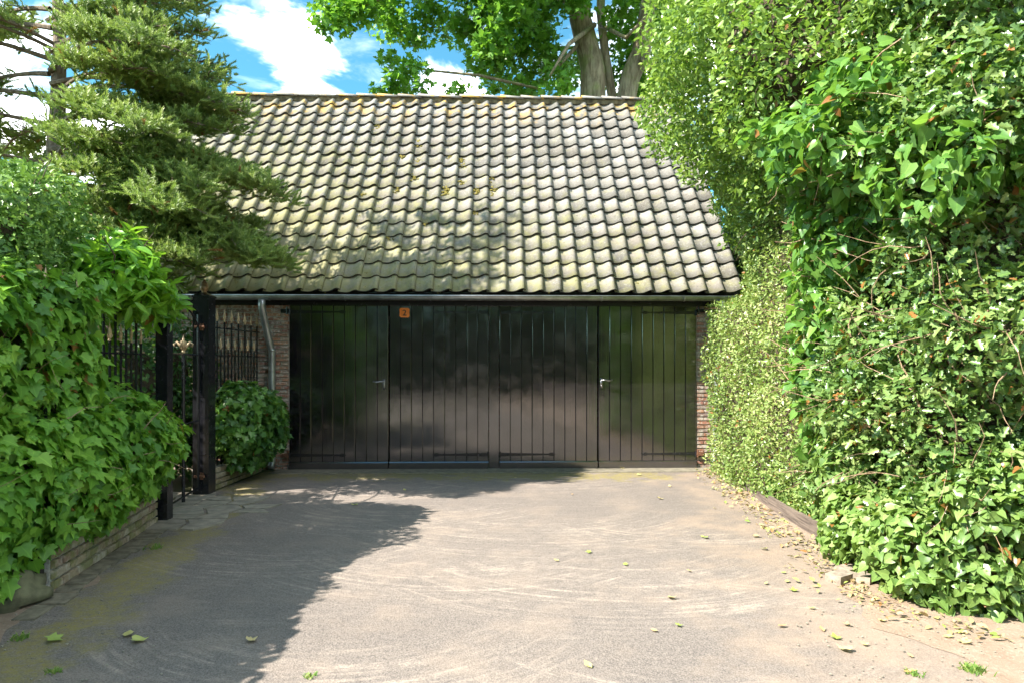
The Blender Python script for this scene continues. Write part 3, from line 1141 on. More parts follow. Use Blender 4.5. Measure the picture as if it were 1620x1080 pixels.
def strap(mb, ua, ub, z, v=-.027):
    """strap hinge from the pin at ua to a spear point at ub"""
    s = 1 if ub > ua else -1
    L = abs(ub - ua)
    prof = [(0, .019), (.05, .022), (L * .55, .014), (L - .09, .009), (L - .07, .020), (L - .04, .022), (L, .003)]
    vs = []
    for y in (v - .007, v + .001):
        for x, h in prof:
            vs.append((ua + s * x, y, z - h))
            vs.append((ua + s * x, y, z + h))
    n = len(prof)
    fs = []
    for i in range(n - 1):
        a = 2 * i
        fs.append((a, a + 2, a + 3, a + 1))
        fs.append((a + 1, a + 3, a + 3 + 2 * n, a + 1 + 2 * n))
        fs.append((a, a + 2 * n, a + 2 + 2 * n, a + 2))
    fs.append((2 * n - 2, 4 * n - 2, 4 * n - 1, 2 * n - 1))
    fs.append((0, 1, 2 * n + 1, 2 * n))
    mb.add(vs, fs)
    for x in (.10, L * .35, L * .62):
        mb.lathe([(.012, 0), (.010, .004), (.004, .007)], (0, 0, 0), 6)
        # turn the bolt head to face out of the door
        k = 18
        for q in range(len(mb.v) - k, len(mb.v)):
            a, b, c = mb.v[q]
            mb.v[q] = (ua + s * x + a, v - .007 - c, z + b)
    mb.tube([(ua, v - .012, z - .035), (ua, v - .012, z + .035)], .013, 8)


for (ua, ub, side) in leafs:
    pan = MB()
    pan.box((ua + .004, -.002, .012), (ub - .004, .03, 2.163))
    leaf = pan.obj('door_leaf', M_DOOR, garage, True)
    w = (ub - ua - .008) / 9
    for k in range(9):
        o = link('plank', plank_mesh(w, k), leaf, None, True)
        o.matrix_basis = Matrix.Translation((ua + .004 + k * w, -.0025, 0)) @ Matrix.Rotation(random.uniform(-.006, .006), 4, 'Z') @ Matrix.Rotation(random.uniform(-.0015, .0015), 4, 'X')
    kb = MB()
    kb.add([(ua + .006, -.055, .014), (ub - .006, -.055, .014), (ub - .006, -.055, .090), (ua + .006, -.055, .090), (ua + .006, -.043, .104), (ub - .006, -.043, .104), (ua + .006, -.003, .104), (ub - .006, -.003, .104), (ua + .006, -.003, .014), (ub - .006, -.003, .014)],
           [(0, 1, 2, 3), (3, 2, 5, 4), (4, 5, 7, 6), (0, 8, 9, 1), (0, 3, 4, 6, 8), (1, 9, 7, 5, 2)])
    kb.obj('kick_board', M_DOOR, leaf, True)
    L = .72
    for z in (.19, 2.02):
        sm = MB()
        strap(sm, (ua + .01) if side == 'L' else (ub - .01), (ua + .01 + L) if side == 'L' else (ub - .01 - L), z)
        sm.obj('strap_hinge', M_IRON, leaf, True)


def lever(u, z, s, parent):
    mb = MB()
    v = -.029
    mb.box((u - .016, v - .006, z - .10), (u + .016, v + .001, z + .03))
    mb.tube([(u, v - .006, z), (u, v - .05, z)], .010, 8)
    mb.tube([(u, v - .05, z), (u + s * .04, v - .054, z + .004), (u + s * .09, v - .054, z - .006), (u + s * .135, v - .052, z + .005)], [.011, .009, .009, .008], 8)
    mb.tube([(u, v - .004, z - .07), (u, v - .012, z - .07)], .009, 8)
    mb.obj('handle', M_CHROME, parent, True, True)


dl = [o for o in garage.children if o.name.startswith('door_leaf')]
dl.sort(key=lambda o: o.data.vertices[0].co.x)
lever(U(608), ZF(603), -1, dl[0])
lever(U(951), ZF(601), 1, dl[3])
# rusty pintle blocks beside the doors
for u, z in ((DL - .05, ZF(494)), (DR + .05, ZF(492)), (DL - .04, .19), (DR + .04, .19)):
    mb = MB()
    mb.box((u - .045, -.06, z - .02), (u + .045, -.021, z + .025))
    mb.tube([(u + (.03 if u < 0 else -.03), -.05, z - .04), (u + (.03 if u < 0 else -.03), -.05, z + .06)], .012, 6)
    mb.obj('hinge_pintle', M_RUST if z < 1 else M_IRON, garage, True)
mb = MB()
mb.box((DL - .15, -.36, -.05), (DR + .15, -.001, .012))
mb.obj('door_sill', M_CONC, garage, True)

# house number plate ------------------------------------------------------
Rg = Matrix.Rotation(GROT, 3, 'Z')
up, zp = U(640.5), ZF(495.5)
plate = empty('number_plate', Rg @ Vector((up, -.03, zp)) + G0, 'small orange number plate reading 2 near the top of the black garage doors', 'number plate', None, GROT)
mb = MB()
a, b, c = .066, .06, .018
poly = [(-a + c, -b), (a - c, -b), (a, -b + c), (a * .93, 0), (a, b - c), (a - c, b), (-a + c, b), (-a, b - c), (-a * .93, 0), (-a, -b + c)]
mb.prism(poly, 0, .004)
mb.v = [(x, -z, y) for x, y, z in mb.v]
mb.obj('plate', M_ORANGE, plate, True)
cu = bpy.data.curves.new('digit', 'FONT')
cu.body = '2'
cu.size = .105
cu.align_x = 'CENTER'
cu.extrude = .0006
cu.offset = .0015
to = bpy.data.objects.new('digit', cu)
COL.objects.link(to)
bpy.context.view_layer.update()
dg = bpy.context.evaluated_depsgraph_get()
me = bpy.data.meshes.new_from_object(to.evaluated_get(dg))
bpy.data.objects.remove(to)
me.materials.clear()
o = link('digit', me, plate, M_BLACKINK, True)
o.matrix_basis = Matrix.Translation((0, -.0052, -.037)) @ Matrix.Rotation(PI / 2, 4, 'X')

# ------------------------------------------------------------------ walls, posts, fences on the left
def low_wall(name, p0, p1, h, label, courses, seed):
    p0, p1 = Vector((*p0, 0)), Vector((*p1, 0))
    dv = (p1 - p0)
    L = dv.length
    ang = math.atan2(dv.y, dv.x)
    t = empty(name, p0, label, 'wall', None, ang)
    mb = MB()
    mb.box((0, .004, 0), (L, .2, h))
    mb.obj('mortar_core', M_MORTAR, t, True)
    rr = random.Random(seed)
    ch = h / courses
    for c in range(courses):
        x = 0.0 if c % 2 else -.1
        while x < L - .03:
            a, b = max(0, x), min(L, x + .21)
            Lb = round(b - a - .012, 2)
            if Lb > .03:
                o = link('brick', brick_mesh(Lb, rr.randrange(13), M_OLDBRICK, ch - .012, .022), t, None, True)
                o.location = (a + .006, rr.uniform(-.003, .003), c * ch + .006)
            x += .21
    return t


WL0, WL1 = (-2.76, 4.08), (-3.07, 5.85)
# the visible face looks to +x: lay from far to near so that its local -y faces the drive
low_wall('low_brick_wall', (-2.76, 4.08), (-3.05, 5.84), .25, 'low mossy brick wall under the ivy hedge nearest the camera', 4, 3)
low_wall('low_brick_wall', (-3.21, 7.26), (-3.17, 8.60), .24, 'low mossy brick wall between the tall gate post and the garage', 4, 4)


def rails_fence(name, p0, p1, z0, n, label, railz, tall, short, skip=()):
    p0, p1 = Vector((*p0, 0)), Vector((*p1, 0))
    dv = p1 - p0
    L = dv.length
    t = empty(name, p0, label, 'fence', 'black iron fences with gold spear tips', math.atan2(dv.y, dv.x))
    for z in railz:
        mb = MB()
        mb.box((0, -.018, z - .007), (L, .018, z + .007))
        mb.obj('rail', M_IRON, t, True)
    bars = {}
    tipm = None
    mb = MB()
    mb.lathe([(.011, -.012), (.017, -.008), (.017, 0), (.009, .006), (.010, .02), (.024, .045), (.020, .065), (.008, .10), (.0015, .135)], (0, 0, 0), 8, 1.0, .55)
    for s in (-1, 1):
        mb.tube([(s * .006, 0, .012), (s * .022, 0, .018), (s * .030, 0, .032), (s * .026, 0, .045)], [.007, .006, .005, .003], 5)
    tipm = mb.mesh('spear_tip', True)
    tipm.materials.append(M_GOLD)
    for i in range(n):
        x = L * (i + .5) / n
        top = tall if i % 2 == 0 else short
        if i % 2 not in bars:
            mb = MB()
            mb.tube([(0, 0, z0), (0, 0, top)], .0095, 6)
            bars[i % 2] = mb.mesh('bar')
            bars[i % 2].materials.append(M_IRON)
        b = link('bar', bars[i % 2], t, None, True)
        b.location = (x, 0, 0)
        tp = link('spear_tip', tipm, b, None, True)
        tp.location = (0, 0, top)
        tp.rotation_euler = (0, 0, random.uniform(-.2, .2))
    return t


def wl(y):
    return -2.76 - .165 * (y - 4.08) - .09


rails_fence('iron_fence', (wl(4.15), 4.15), (wl(5.80), 5.80), .24, 16, 'black iron fence with gold spear tips behind the ivy on the left', (1.76, 1.44), 1.83, 1.54)
rails_fence('iron_fence', (-3.26, 7.30), (-3.24, 8.72), .24, 15, 'black iron fence with gold spear tips between gate post and garage wall', (1.755, 1.45), 1.84, 1.53)


def post(x, y, w, h, label, finial, name='gate_post'):
    t = empty(name, (x, y, 0), label, 'gate post')
    mb = MB()
    mb.box((-w / 2, -w / 2, 0), (w / 2, w / 2, h))
    sh = mb.obj('post_shaft', M_IRON, t, True)
    mb = MB()
    for z in (.42, 1.02) if finial else (1.0,):
        e = w / 2 + .004
        mb.box((-e, -e, z), (e, e, z + .008))
    mb.obj('band', M_IRON, t, True)
    mb = MB()
    e = w / 2 + .008
    mb.add([(-e, -e, h), (e, -e, h), (e, e, h), (-e, e, h), (-e, -e, h + .02), (e, -e, h + .02), (e, e, h + .02), (-e, e, h + .02), (0, 0, h + .07)],
           [(0, 3, 2, 1), (0, 1, 5, 4), (1, 2, 6, 5), (2, 3, 7, 6), (3, 0, 4, 7), (4, 5, 8), (5, 6, 8), (6, 7, 8), (7, 4, 8)])
    mb.obj('cap', M_IRON, t, True)
    if finial:
        mb = MB()
        mb.lathe([(.02, .04), (.03, .055), (.022, .068), (.036, .08), (.042, .10), (.040, .125), (.030, .155), (.012, .18), (.003, .195)], (0, 0, h), 12)
        mb.obj('finial', M_BRONZE, t, True, True)
        for z in (.17, 1.70):
            mb = MB()
            mb.box((-.03, -w / 2 - .022, z), (.03, -w / 2 - .001, z + .07))
            mb.tube([(-.05, -w / 2 - .03, z + .035), (.05, -w / 2 - .03, z + .035)], .016, 8)
            mb.obj('gate_hinge', M_RUST, t, True)
    return t


post(-3.21, 7.12, .165, 2.04, 'tall black iron gate post with bronze bud finial standing left of the garage', True)
post(-3.02, 5.93, .10, 1.78, 'black iron gate post at the far end of the ivy hedge wall', False)
post(-2.80, 4.00, .07, .24, 'short black iron stub post at the near end of the ivy wall', False, 'stub_post')

# the gate between the posts
g0, g1 = Vector((-3.06, 6.0, 0)), Vector((-3.22, 7.02, 0))
dv = g1 - g0
gate = empty('iron_gate', g0, 'narrow black iron gate with one gold fleur-de-lis between the two gate posts', 'gate', None, math.atan2(dv.y, dv.x))
L = dv.length
for name, pts, r in (('gate_stile', [(.02, 0, .06), (.02, 0, 1.78)], .014), ('gate_stile', [(L - .02, 0, .06), (L - .02, 0, 1.86)], .014),
                     ('gate_rail', [(.02, 0, .09), (L - .02, 0, .09)], .011), ('gate_rail', [(.02, 0, .78), (L - .02, 0, .78)], .010), ('gate_rail', [(.02, 0, 1.45), (L - .02, 0, 1.45)], .009),
                     ('arched_rail', [(.02 + (L - .04) * k / 12, 0, 1.76 + .17 * math.sin(PI * k / 12) ** .8 - .03 * k / 12) for k in range(13)], .010)):
    mb = MB()
    mb.tube(pts, r, 6)
    mb.obj(name, M_IRON, gate, True)
bar_x = L * .52
mb = MB()
mb.tube([(bar_x, 0, .04), (bar_x, 0, 1.46)], .017, 8)
gb = mb.obj('bar', M_IRON, gate, True)
mb = MB()
mb.lathe([(.018, 0), (.026, .006), (.026, .02), (.014, .03), (.018, .05), (.030, .085), (.022, .12), (.008, .155), (.002, .175)], (bar_x, 0, 1.46), 8, 1.0, .6)
for s in (-1, 1):
    for ax in ((1, 0), (0, 1)):
        mb.tube([(bar_x + ax[0] * s * .010, ax[1] * s * .010, 1.49), (bar_x + ax[0] * s * .03, ax[1] * s * .03, 1.53), (bar_x + ax[0] * s * .062, ax[1] * s * .062, 1.565), (bar_x + ax[0] * s * .085, ax[1] * s * .085, 1.545), (bar_x + ax[0] * s * .078, ax[1] * s * .078, 1.52)],
                [.010, .014, .013, .009, .005], 6)
mb.obj('fleur_de_lis', M_GOLD, gb, True, True)

# kerb of flagstones by the gate
path = tag(bpy.data.objects.new('garden_path', None), kind='structure')
COL.objects.link(path)
path.location = (-3.3, 6.4, 0)
rr = random.Random(21)
gx, gy = 7, 8
pts = {}
for i in range(gx + 1):
    for j in range(gy + 1):
        pts[i, j] = (-4.25 + i * .29 + rr.uniform(-.09, .09), 5.55 + j * .20 + rr.uniform(-.06, .06))
for i in range(gx):
    for j in range(gy):
        q = [pts[i, j], pts[i + 1, j], pts[i + 1, j + 1], pts[i, j + 1]]
        cx_, cy_ = sum(p[0] for p in q) / 4, sum(p[1] for p in q) / 4
        # only outside the hedge wall: a fan that thins out onto the asphalt
        if cx_ > -2.30 or (cx_ > -2.6 and (j in (0, 1, 6, 7) or rr.random() < .3)) or (cx_ < wl(cy_) + .10 and cy_ < 5.95):
            continue
        if cx_ > -3.05 and cy_ > 7.0:
            continue
        q = [(cx_ + (p[0] - cx_) * .90, cy_ + (p[1] - cy_) * .90) for p in q]
        if rr.random() < .5:
            k = rr.randrange(4)
            a_, b_ = Vector(q[k - 1]), Vector(q[k])
            q.insert(k, tuple((a_ + b_) / 2 + Vector((rr.uniform(-.02, .02), rr.uniform(-.02, .02)))))
        mb = MB()
        mb.prism(q, 0, .014 + rr.uniform(-.004, .004))
        mb.obj('flagstone', M_FLAG, path)

# edging stones along the foot of the left wall
edge = tag(bpy.data.objects.new('wall_edging', None), kind='structure')
COL.objects.link(edge)
edge.location = (-2.7, 4.8, 0)
y = 3.6
while y < 5.6:
    ln = rr.uniform(.13, .24)
    x = -2.72 - .165 * (y - 4.08)
    mb = MB()
    w = rr.uniform(.10, .17)
    mb.prism([(x + .0, y), (x + w, y + .01), (x + w - .03, y + ln - .015), (x - .035, y + ln - .015)], 0, .013 + rr.uniform(-.004, .005))
    mb.obj('edging_stone', M_EARTHSTONE, edge)
    y += ln

mb = MB()
ball(mb, (-2.92, 3.86, .07), (.26, .2, .15), 18, 12, .35, 4)
tag(mb.obj('boulder', M_STONE, None, smooth=True), 'mossy boulder lying under the ivy at the near end of the left wall', 'stone')

# ------------------------------------------------------------------ right edging
tmb = empty('timber_edging', (2.4, 5.6, 0), 'low dark timber edging boards along the foot of the right hedge', 'edging')
for (x0, y0, x1, y1, h) in ((2.365, 4.97, 2.385, 5.70, .125), (2.39, 5.70, 2.42, 6.45, .115), (2.43, 6.46, 2.50, 7.3, .075)):
    d_ = Vector((x1 - x0, y1 - y0, 0)).normalized()
    nrm = Vector((-d_.y, d_.x, 0)) * -.028
    mb = MB()
    q = [(x0, y0), (x1, y1), (x1 + nrm.x, y1 + nrm.y), (x0 + nrm.x, y0 + nrm.y)]
    mb.prism(q[::-1], 0, h)
    mb.obj('board', M_SLEEPER, tmb)
for i, (px, py, yaw, lab) in enumerate(((1345, 905, .6, 'concrete paving brick nearest the timber edging among the loose ones'), (1372, 918, .75, 'concrete paving brick nearest the camera among the loose ones'),
                                        (1330, 918, .65, 'concrete paving brick lying leftmost of the loose ones on the soil'), (1368, 895, -.45, 'concrete paving brick tucked under the ivy at the right hedge'))):
    yy = FPX * EYE / (py - HY)
    xx = (px - CX) / FPX * yy
    mb = MB()
    mb.box((-.10, -.05, -.02), (.10, .05, .035 + .004 * i))
    o = mb.obj('paving_brick', M_PAVER)
    o.location = (xx, yy, .008)
    o.rotation_euler = (.03, .04, yaw)
    tag(o, lab, 'paving brick', 'loose paving bricks by the right hedge')


# ------------------------------------------------------------------ hedges on the left
ivyL = [('box', (-3.75, 1.5, .20), (-2.70, 4.7, 1.25), .25), ('ell', (-3.02, 4.6, .66), (.43, .95, .50)), ('ell', (-3.04, 5.22, .72), (.41, .66, .53)), ('ell', (-2.98, 3.8, .55), (.36, .7, .5)),
        ('box', (-4.1, 1.5, .9), (-2.72, 4.78, 1.98), .30), ('ell', (-3.0, 3.4, .45), (.30, .6, .42))]
h1 = empty('ivy_hedge', (-3.1, 4.4, 0), 'bright green ivy hedge spilling over the low wall on the left', 'ivy')
cl = lambda Q: (Q[:, 1] < 5.95) & (Q[:, 0] > -4.0) & ((Q[:, 2] > .22) | (Q[:, 1] < 3.95) | (Q[:, 0] > -2.80 - .165 * (Q[:, 1] - 4.08) + .06)) & (Q[:, 2] > .10 + .24 * np.clip((Q[:, 1] - 3.9) / 1.3, 0, 1))
P, F, Gn = scatter(ivyL, 26500, .22, .10, 2.6, 31, cl, 1.0)
foliage(h1, 'ivy_leaves', 'ivy_leaf', P, F, Gn, .061, IVY, M_IVY, 31, 300, var=.9, brown=.02, out=.75, up=.45, rand=.38, droop=.9, trand=.5)
core(h1, ivyL, .24, M_STEM)


def twigs(parent, P, G, n, length, seed, mat, name='bare_twigs', r0=.004):
    rng = random.Random(seed)
    mb = MB()
    for _ in range(n):
        i = rng.randrange(len(P))
        p = Vector(P[i]) - Vector(G[i]) * .12
        dv = (Vector(G[i]) * .6 + Vector((rng.gauss(0, .6), rng.gauss(0, .6), rng.gauss(.2, .6)))).normalized()
        Lh = length * rng.uniform(.4, 1.2)
        pts = []
        for k in range(6):
            pts.append(p.copy())
            p = p + dv * Lh / 5
            dv = (dv + Vector((rng.gauss(0, .22), rng.gauss(0, .22), rng.gauss(-.04, .2)))).normalized()
        r = r0 * rng.uniform(.6, 1.5)
        mb.tube(pts, [r, r * .9, r * .8, r * .65, r * .5, r * .3], 4, False)
    return mb.obj(name, mat, parent, kind='stuff')


twigs(h1, P, Gn, 240, .40, 41, M_TWIG)

hollyL = [('ell', (-3.30, 4.35, 2.24), (.36, .45, .40)), ('ell', (-3.75, 4.3, 2.3), (.5, .6, .45)), ('ell', (-3.32, 4.7, 2.12), (.32, .36, .36)), ('ell', (-3.20, 4.2, 1.93), (.40, .5, .38)), ('ell', (-3.78, 5.1, 2.38), (.60, .55, .52)), ('ell', (-3.9, 4.1, 2.12), (.62, .8, .5)), ('ell', (-3.95, 3.0, 1.98), (.92, .95, .58)), ('ell', (-3.8, 1.9, 1.9), (.7, .9, .62))]
h2 = empty('dark_holly_bush', (-3.6, 4.0, 0), 'dark blue-green holly bush rising above the ivy on the far left', 'bush')
P, F, Gn = scatter(hollyL, 32000, .28, .16, 2.8, 37, lambda Q: Q[:, 2] > 1.3, 1.0)
foliage(h2, 'holly_leaves', 'holly_leaf', P, F, Gn, .046, HOLLY, M_DHOLLY, 37, 200, brown=.003, out=.5, up=.5, rand=.7, droop=.3, trand=1.0)
core(h2, hollyL, .3, M_STEM)
twigs(h2, P, Gn, 40, .3, 43, M_STEM)

laurel = [('ell', (-2.95, 5.1, 2.0), (.26, .42, .27)), ('ell', (-3.02, 5.3, 2.2), (.22, .3, .2)), ('ell', (-2.92, 5.38, 1.88), (.23, .34, .15)), ('ell', (-3.5, 5.5, 1.5), (.2, .4, .5))]
h3 = empty('laurel_bush', (-3.2, 5.1, 0), 'laurel bush with long bright yellow-green leaves above the iron fence', 'bush')
P, F, Gn = scatter(laurel, 1700, .22, .10, 3.0, 47, None, .8)
foliage(h3, 'laurel_leaves', 'laurel_leaf', P, F, Gn, .135, LAUREL, M_LAUREL, 47, 260, brown=.002, out=.6, up=.6, rand=.5, droop=-.1, trand=.7)
core(h3, laurel, .24, M_STEM)
twigs(h3, P, Gn, 40, .4, 48, M_STEM, 'stems', .006)

ivyP = [('ell', (-3.06, 7.75, .72), (.36, .55, .42)), ('ell', (-3.05, 8.2, .66), (.36, .42, .40)), ('ell', (-3.08, 7.95, .42), (.26, .5, .3))]
h4 = empty('ivy_bush', (-3.05, 7.95, 0), 'rounded ivy bush on the low wall between gate post and downpipe', 'ivy')
P, F, Gn = scatter(ivyP, 3600, .2, .10, 3.0, 53, lambda Q: (Q[:, 1] < 8.74) & (Q[:, 2] > .17), 1.0)
foliage(h4, 'ivy_leaves', 'ivy_leaf', P, F, Gn, .074, IVY, M_IVYD, 53, 200, brown=.01, out=.7, up=.5, rand=.45, droop=.8)
core(h4, ivyP, .17, M_STEM)
twigs(h4, P, Gn, 50, .25, 54, M_TWIG)

# shrubs in the garden behind the fences
for i, (prims, n, lab, tm, sz) in enumerate((
        ([('ell', (-4.4, 7.6, .95), (.8, .75, .95)), ('ell', (-4.1, 8.2, 1.2), (.5, .5, .8))], 6000, 'dark evergreen shrub seen through the iron gate', OVAL, .065),
        ([('ell', (-4.8, 6.0, .9), (.85, 1.0, .95)), ('ell', (-4.3, 5.7, .7), (.5, .7, .75)), ('ell', (-4.35, 5.75, 1.95), (.6, .6, .6))], 7600, 'dark evergreen shrub behind the iron fence on the left', LAUREL, .11),
        ([('ell', (-3.75, 8.05, .45), (.3, .45, .5))], 1600, 'small dark shrub by the brick wall behind the iron fence', OVAL, .06))):
    g = empty('garden_shrub', (prims[0][1][0], prims[0][1][1], 0), lab, 'shrub', 'shrubs behind the iron fences')
    P, F, Gn = scatter(prims, n, .3, .16, 2.4, 60 + i, lambda Q: Q[:, 1] < 8.7, 1.0)
    foliage(g, 'shrub_leaves', 'shrub_leaf', P, F, Gn, sz, tm, M_SHRUB, 60 + i, 0, out=.6, up=.5, rand=.6)
    core(g, prims, .3, M_STEM)

# ------------------------------------------------------------------ hedges on the right
box_prims = [('box', (2.40, 5.2, 0), (4.6, 7.2, 2.95), .2), ('box', (2.43, 6.4, 0), (4.6, 8.74, 2.14), .15), ('box', (2.75, 6.4, 0), (4.6, 8.3, 2.9), .2)]
h5 = empty('clipped_hedge', (3.0, 7.0, 0), 'tall clipped small-leaved hedge beside the right end of the garage', 'hedge')
P, F, Gn = scatter(box_prims, 66000, .20, .13, 2.2, 71, lambda Q: (Q[:, 0] < 3.3) | (Q[:, 2] > 2.4), 1.2)
foliage(h5, 'hedge_leaves', 'hedge_leaf', P, F, Gn, .036, SMALL, M_PRIVET, 71, 0, var=.6, brown=.012, out=.5, up=.4, rand=.8, droop=0, trand=1)
core(h5, box_prims, .15, M_STEM)
twigs(h5, P, Gn, 420, .28, 72, M_TWIG, 'bare_twigs', .003)

ever = [('ell', (2.55, 6.7, 3.9), (1.15, 1.1, .95)), ('ell', (2.8, 7.3, 3.35), (.72, .9, .66)), ('ell', (3.05, 6.0, 4.25), (1.75, 1.5, 1.35)), ('ell', (2.5, 5.3, 3.65), (1.0, .9, .75)), ('ell', (3.3, 5.0, 4.0), (1.5, 1.2, 1.6)), ('ell', (2.65, 6.6, 3.3), (.75, 1.0, .6)), ('ell', (3.4, 6.6, 5.6), (1.9, 1.6, 1.3))]
h6 = empty('evergreen_tree', (3.5, 6.0, 0), 'light green evergreen tree leaning over the right end of the tiled roof', 'tree')
P, F, Gn = scatter(ever, 64000, .42, .34, 1.5, 77, lambda Q: (Q[:, 0] < 4.2) & (Q[:, 2] < 6.2), .8)
foliage(h6, 'crown', 'crown_leaf', P, F, Gn, .052, OVAL, M_EVER, 77, 0, var=.5, brown=.003, out=.45, up=.6, rand=.75, droop=-.2, trand=.9)
core(h6, ever, .55, M_STEM)
twigs(h6, P, Gn, 160, .5, 78, M_STEM, 'twigs', .005)
mb = MB()
mb.tube([(3.6, 6.0, 0), (3.55, 6.0, 1.5), (3.4, 5.95, 3.0), (3.2, 5.9, 4.4)], [.12, .10, .08, .05], 9)
mb.tube([(3.45, 5.96, 2.6), (2.8, 5.6, 3.4), (2.3, 5.3, 3.9)], [.06, .045, .02], 7)
mb.obj('trunk', M_FIRBARK, h6, smooth=True)

holly = [('box', (2.30, 3.75, 0), (4.6, 5.45, 3.9), .28), ('ell', (2.75, 4.1, 2.9), (.62, .7, .55)), ('ell', (2.5, 4.6, 1.2), (.34, .6, .5)), ('ell', (2.85, 3.85, 1.55), (.5, .35, .4))]
h7 = empty('holly_hedge', (3.0, 4.4, 0), 'overgrown holly hedge full of bare twigs nearest the camera on the right', 'hedge')
P, F, Gn = scatter(holly, 42000, .30, .22, 1.9, 83, lambda Q: (Q[:, 0] < 3.9) & (Q[:, 1] < 5.4), 1.0)
foliage(h7, 'holly_leaves', 'holly_leaf', P, F, Gn, .050, HOLLY, M_HOLLY, 83, 300, var=.7, brown=.022, out=.5, up=.5, rand=.65, droop=.0, trand=1.0)
core(h7, holly, .42, M_STEM)
tw = (P[:, 2] > .5) & (P[:, 2] < 2.6)
twigs(h7, P[tw], Gn[tw], 620, .50, 84, M_TWIG, 'bare_twigs', .0042)

ivyT = [('ell', (2.55, 4.15, 2.55), (.52, .62, .42)), ('ell', (2.25, 4.6, 2.9), (.55, .6, .42)), ('ell', (2.9, 3.85, 2.75), (.5, .4, .5)), ('ell', (2.35, 4.95, 2.35), (.35, .4, .45)), ('ell', (2.36, 5.2, 1.7), (.28, .3, .9))]
h8 = empty('climbing_ivy', (2.5, 4.4, 0), 'large-leaved climbing ivy hanging over the upper part of the holly hedge', 'ivy')
P, F, Gn = scatter(ivyT, 5200, .22, .18, 2.6, 89, None, .8)
foliage(h8, 'ivy_leaves', 'ivy_leaf', P, F, Gn, .061, HEART, M_IVYC, 89, 300, var=.8, brown=.03, out=.6, up=.5, rand=.5, droop=.7, trand=.6)
twigs(h8, P, Gn, 60, .5, 90, M_TWIG, 'ivy_stems', .005)

ivyB = [('ell', (2.72, 4.0, .28), (.62, .50, .40)), ('ell', (2.45, 4.55, .22), (.32, .55, .35)), ('ell', (2.95, 3.82, .50), (.60, .34, .42)), ('ell', (2.66, 5.5, .18), (.22, .8, .28)), ('ell', (3.4, 3.85, .4), (.5, .35, .5)), ('ell', (2.70, 6.4, .16), (.2, .7, .28)), ('ell', (2.46, 4.9, .62), (.22, .3, .6))]
h9 = empty('ivy_mound', (2.7, 4.2, 0), 'pale green ivy mound spreading over the soil at the foot of the right hedge', 'ivy')
P, F, Gn = scatter(ivyB, 18500, .18, .10, 3.0, 97, None, 1.0)
foliage(h9, 'ivy_leaves', 'ivy_leaf', P, F, Gn, .044, HEART, M_IVYP, 97, 300, var=.8, brown=.02, out=.65, up=.6, rand=.5, droop=.5, trand=.6)
core(h9, ivyB, .16, M_STEM)
twigs(h9, P, Gn, 50, .3, 98, M_TWIG)


# ------------------------------------------------------------------ fir tree on the left
FX, FY = -4.85, 7.25
fir = empty('fir_tree', (FX, FY, 0), 'tall blue-green fir whose lower branches sweep across the left of the roof', 'tree')
mb = MB()
tz = [0, .8, 1.6, 2.4, 3.2, 4.0, 4.8, 5.6, 6.4, 7.2, 8.0, 8.8]
mb.tube([(FX + .03 * math.sin(z * 1.7), FY + .03 * math.cos(z * 1.3), z) for z in tz], [.15 - .0145 * i for i in range(len(tz) - 1)] + [.008], 12)
mb.obj('trunk', M_FIRBARK, fir, smooth=True)
SP_P, SP_D, SP_U = [], [], []
rr = random.Random(12)


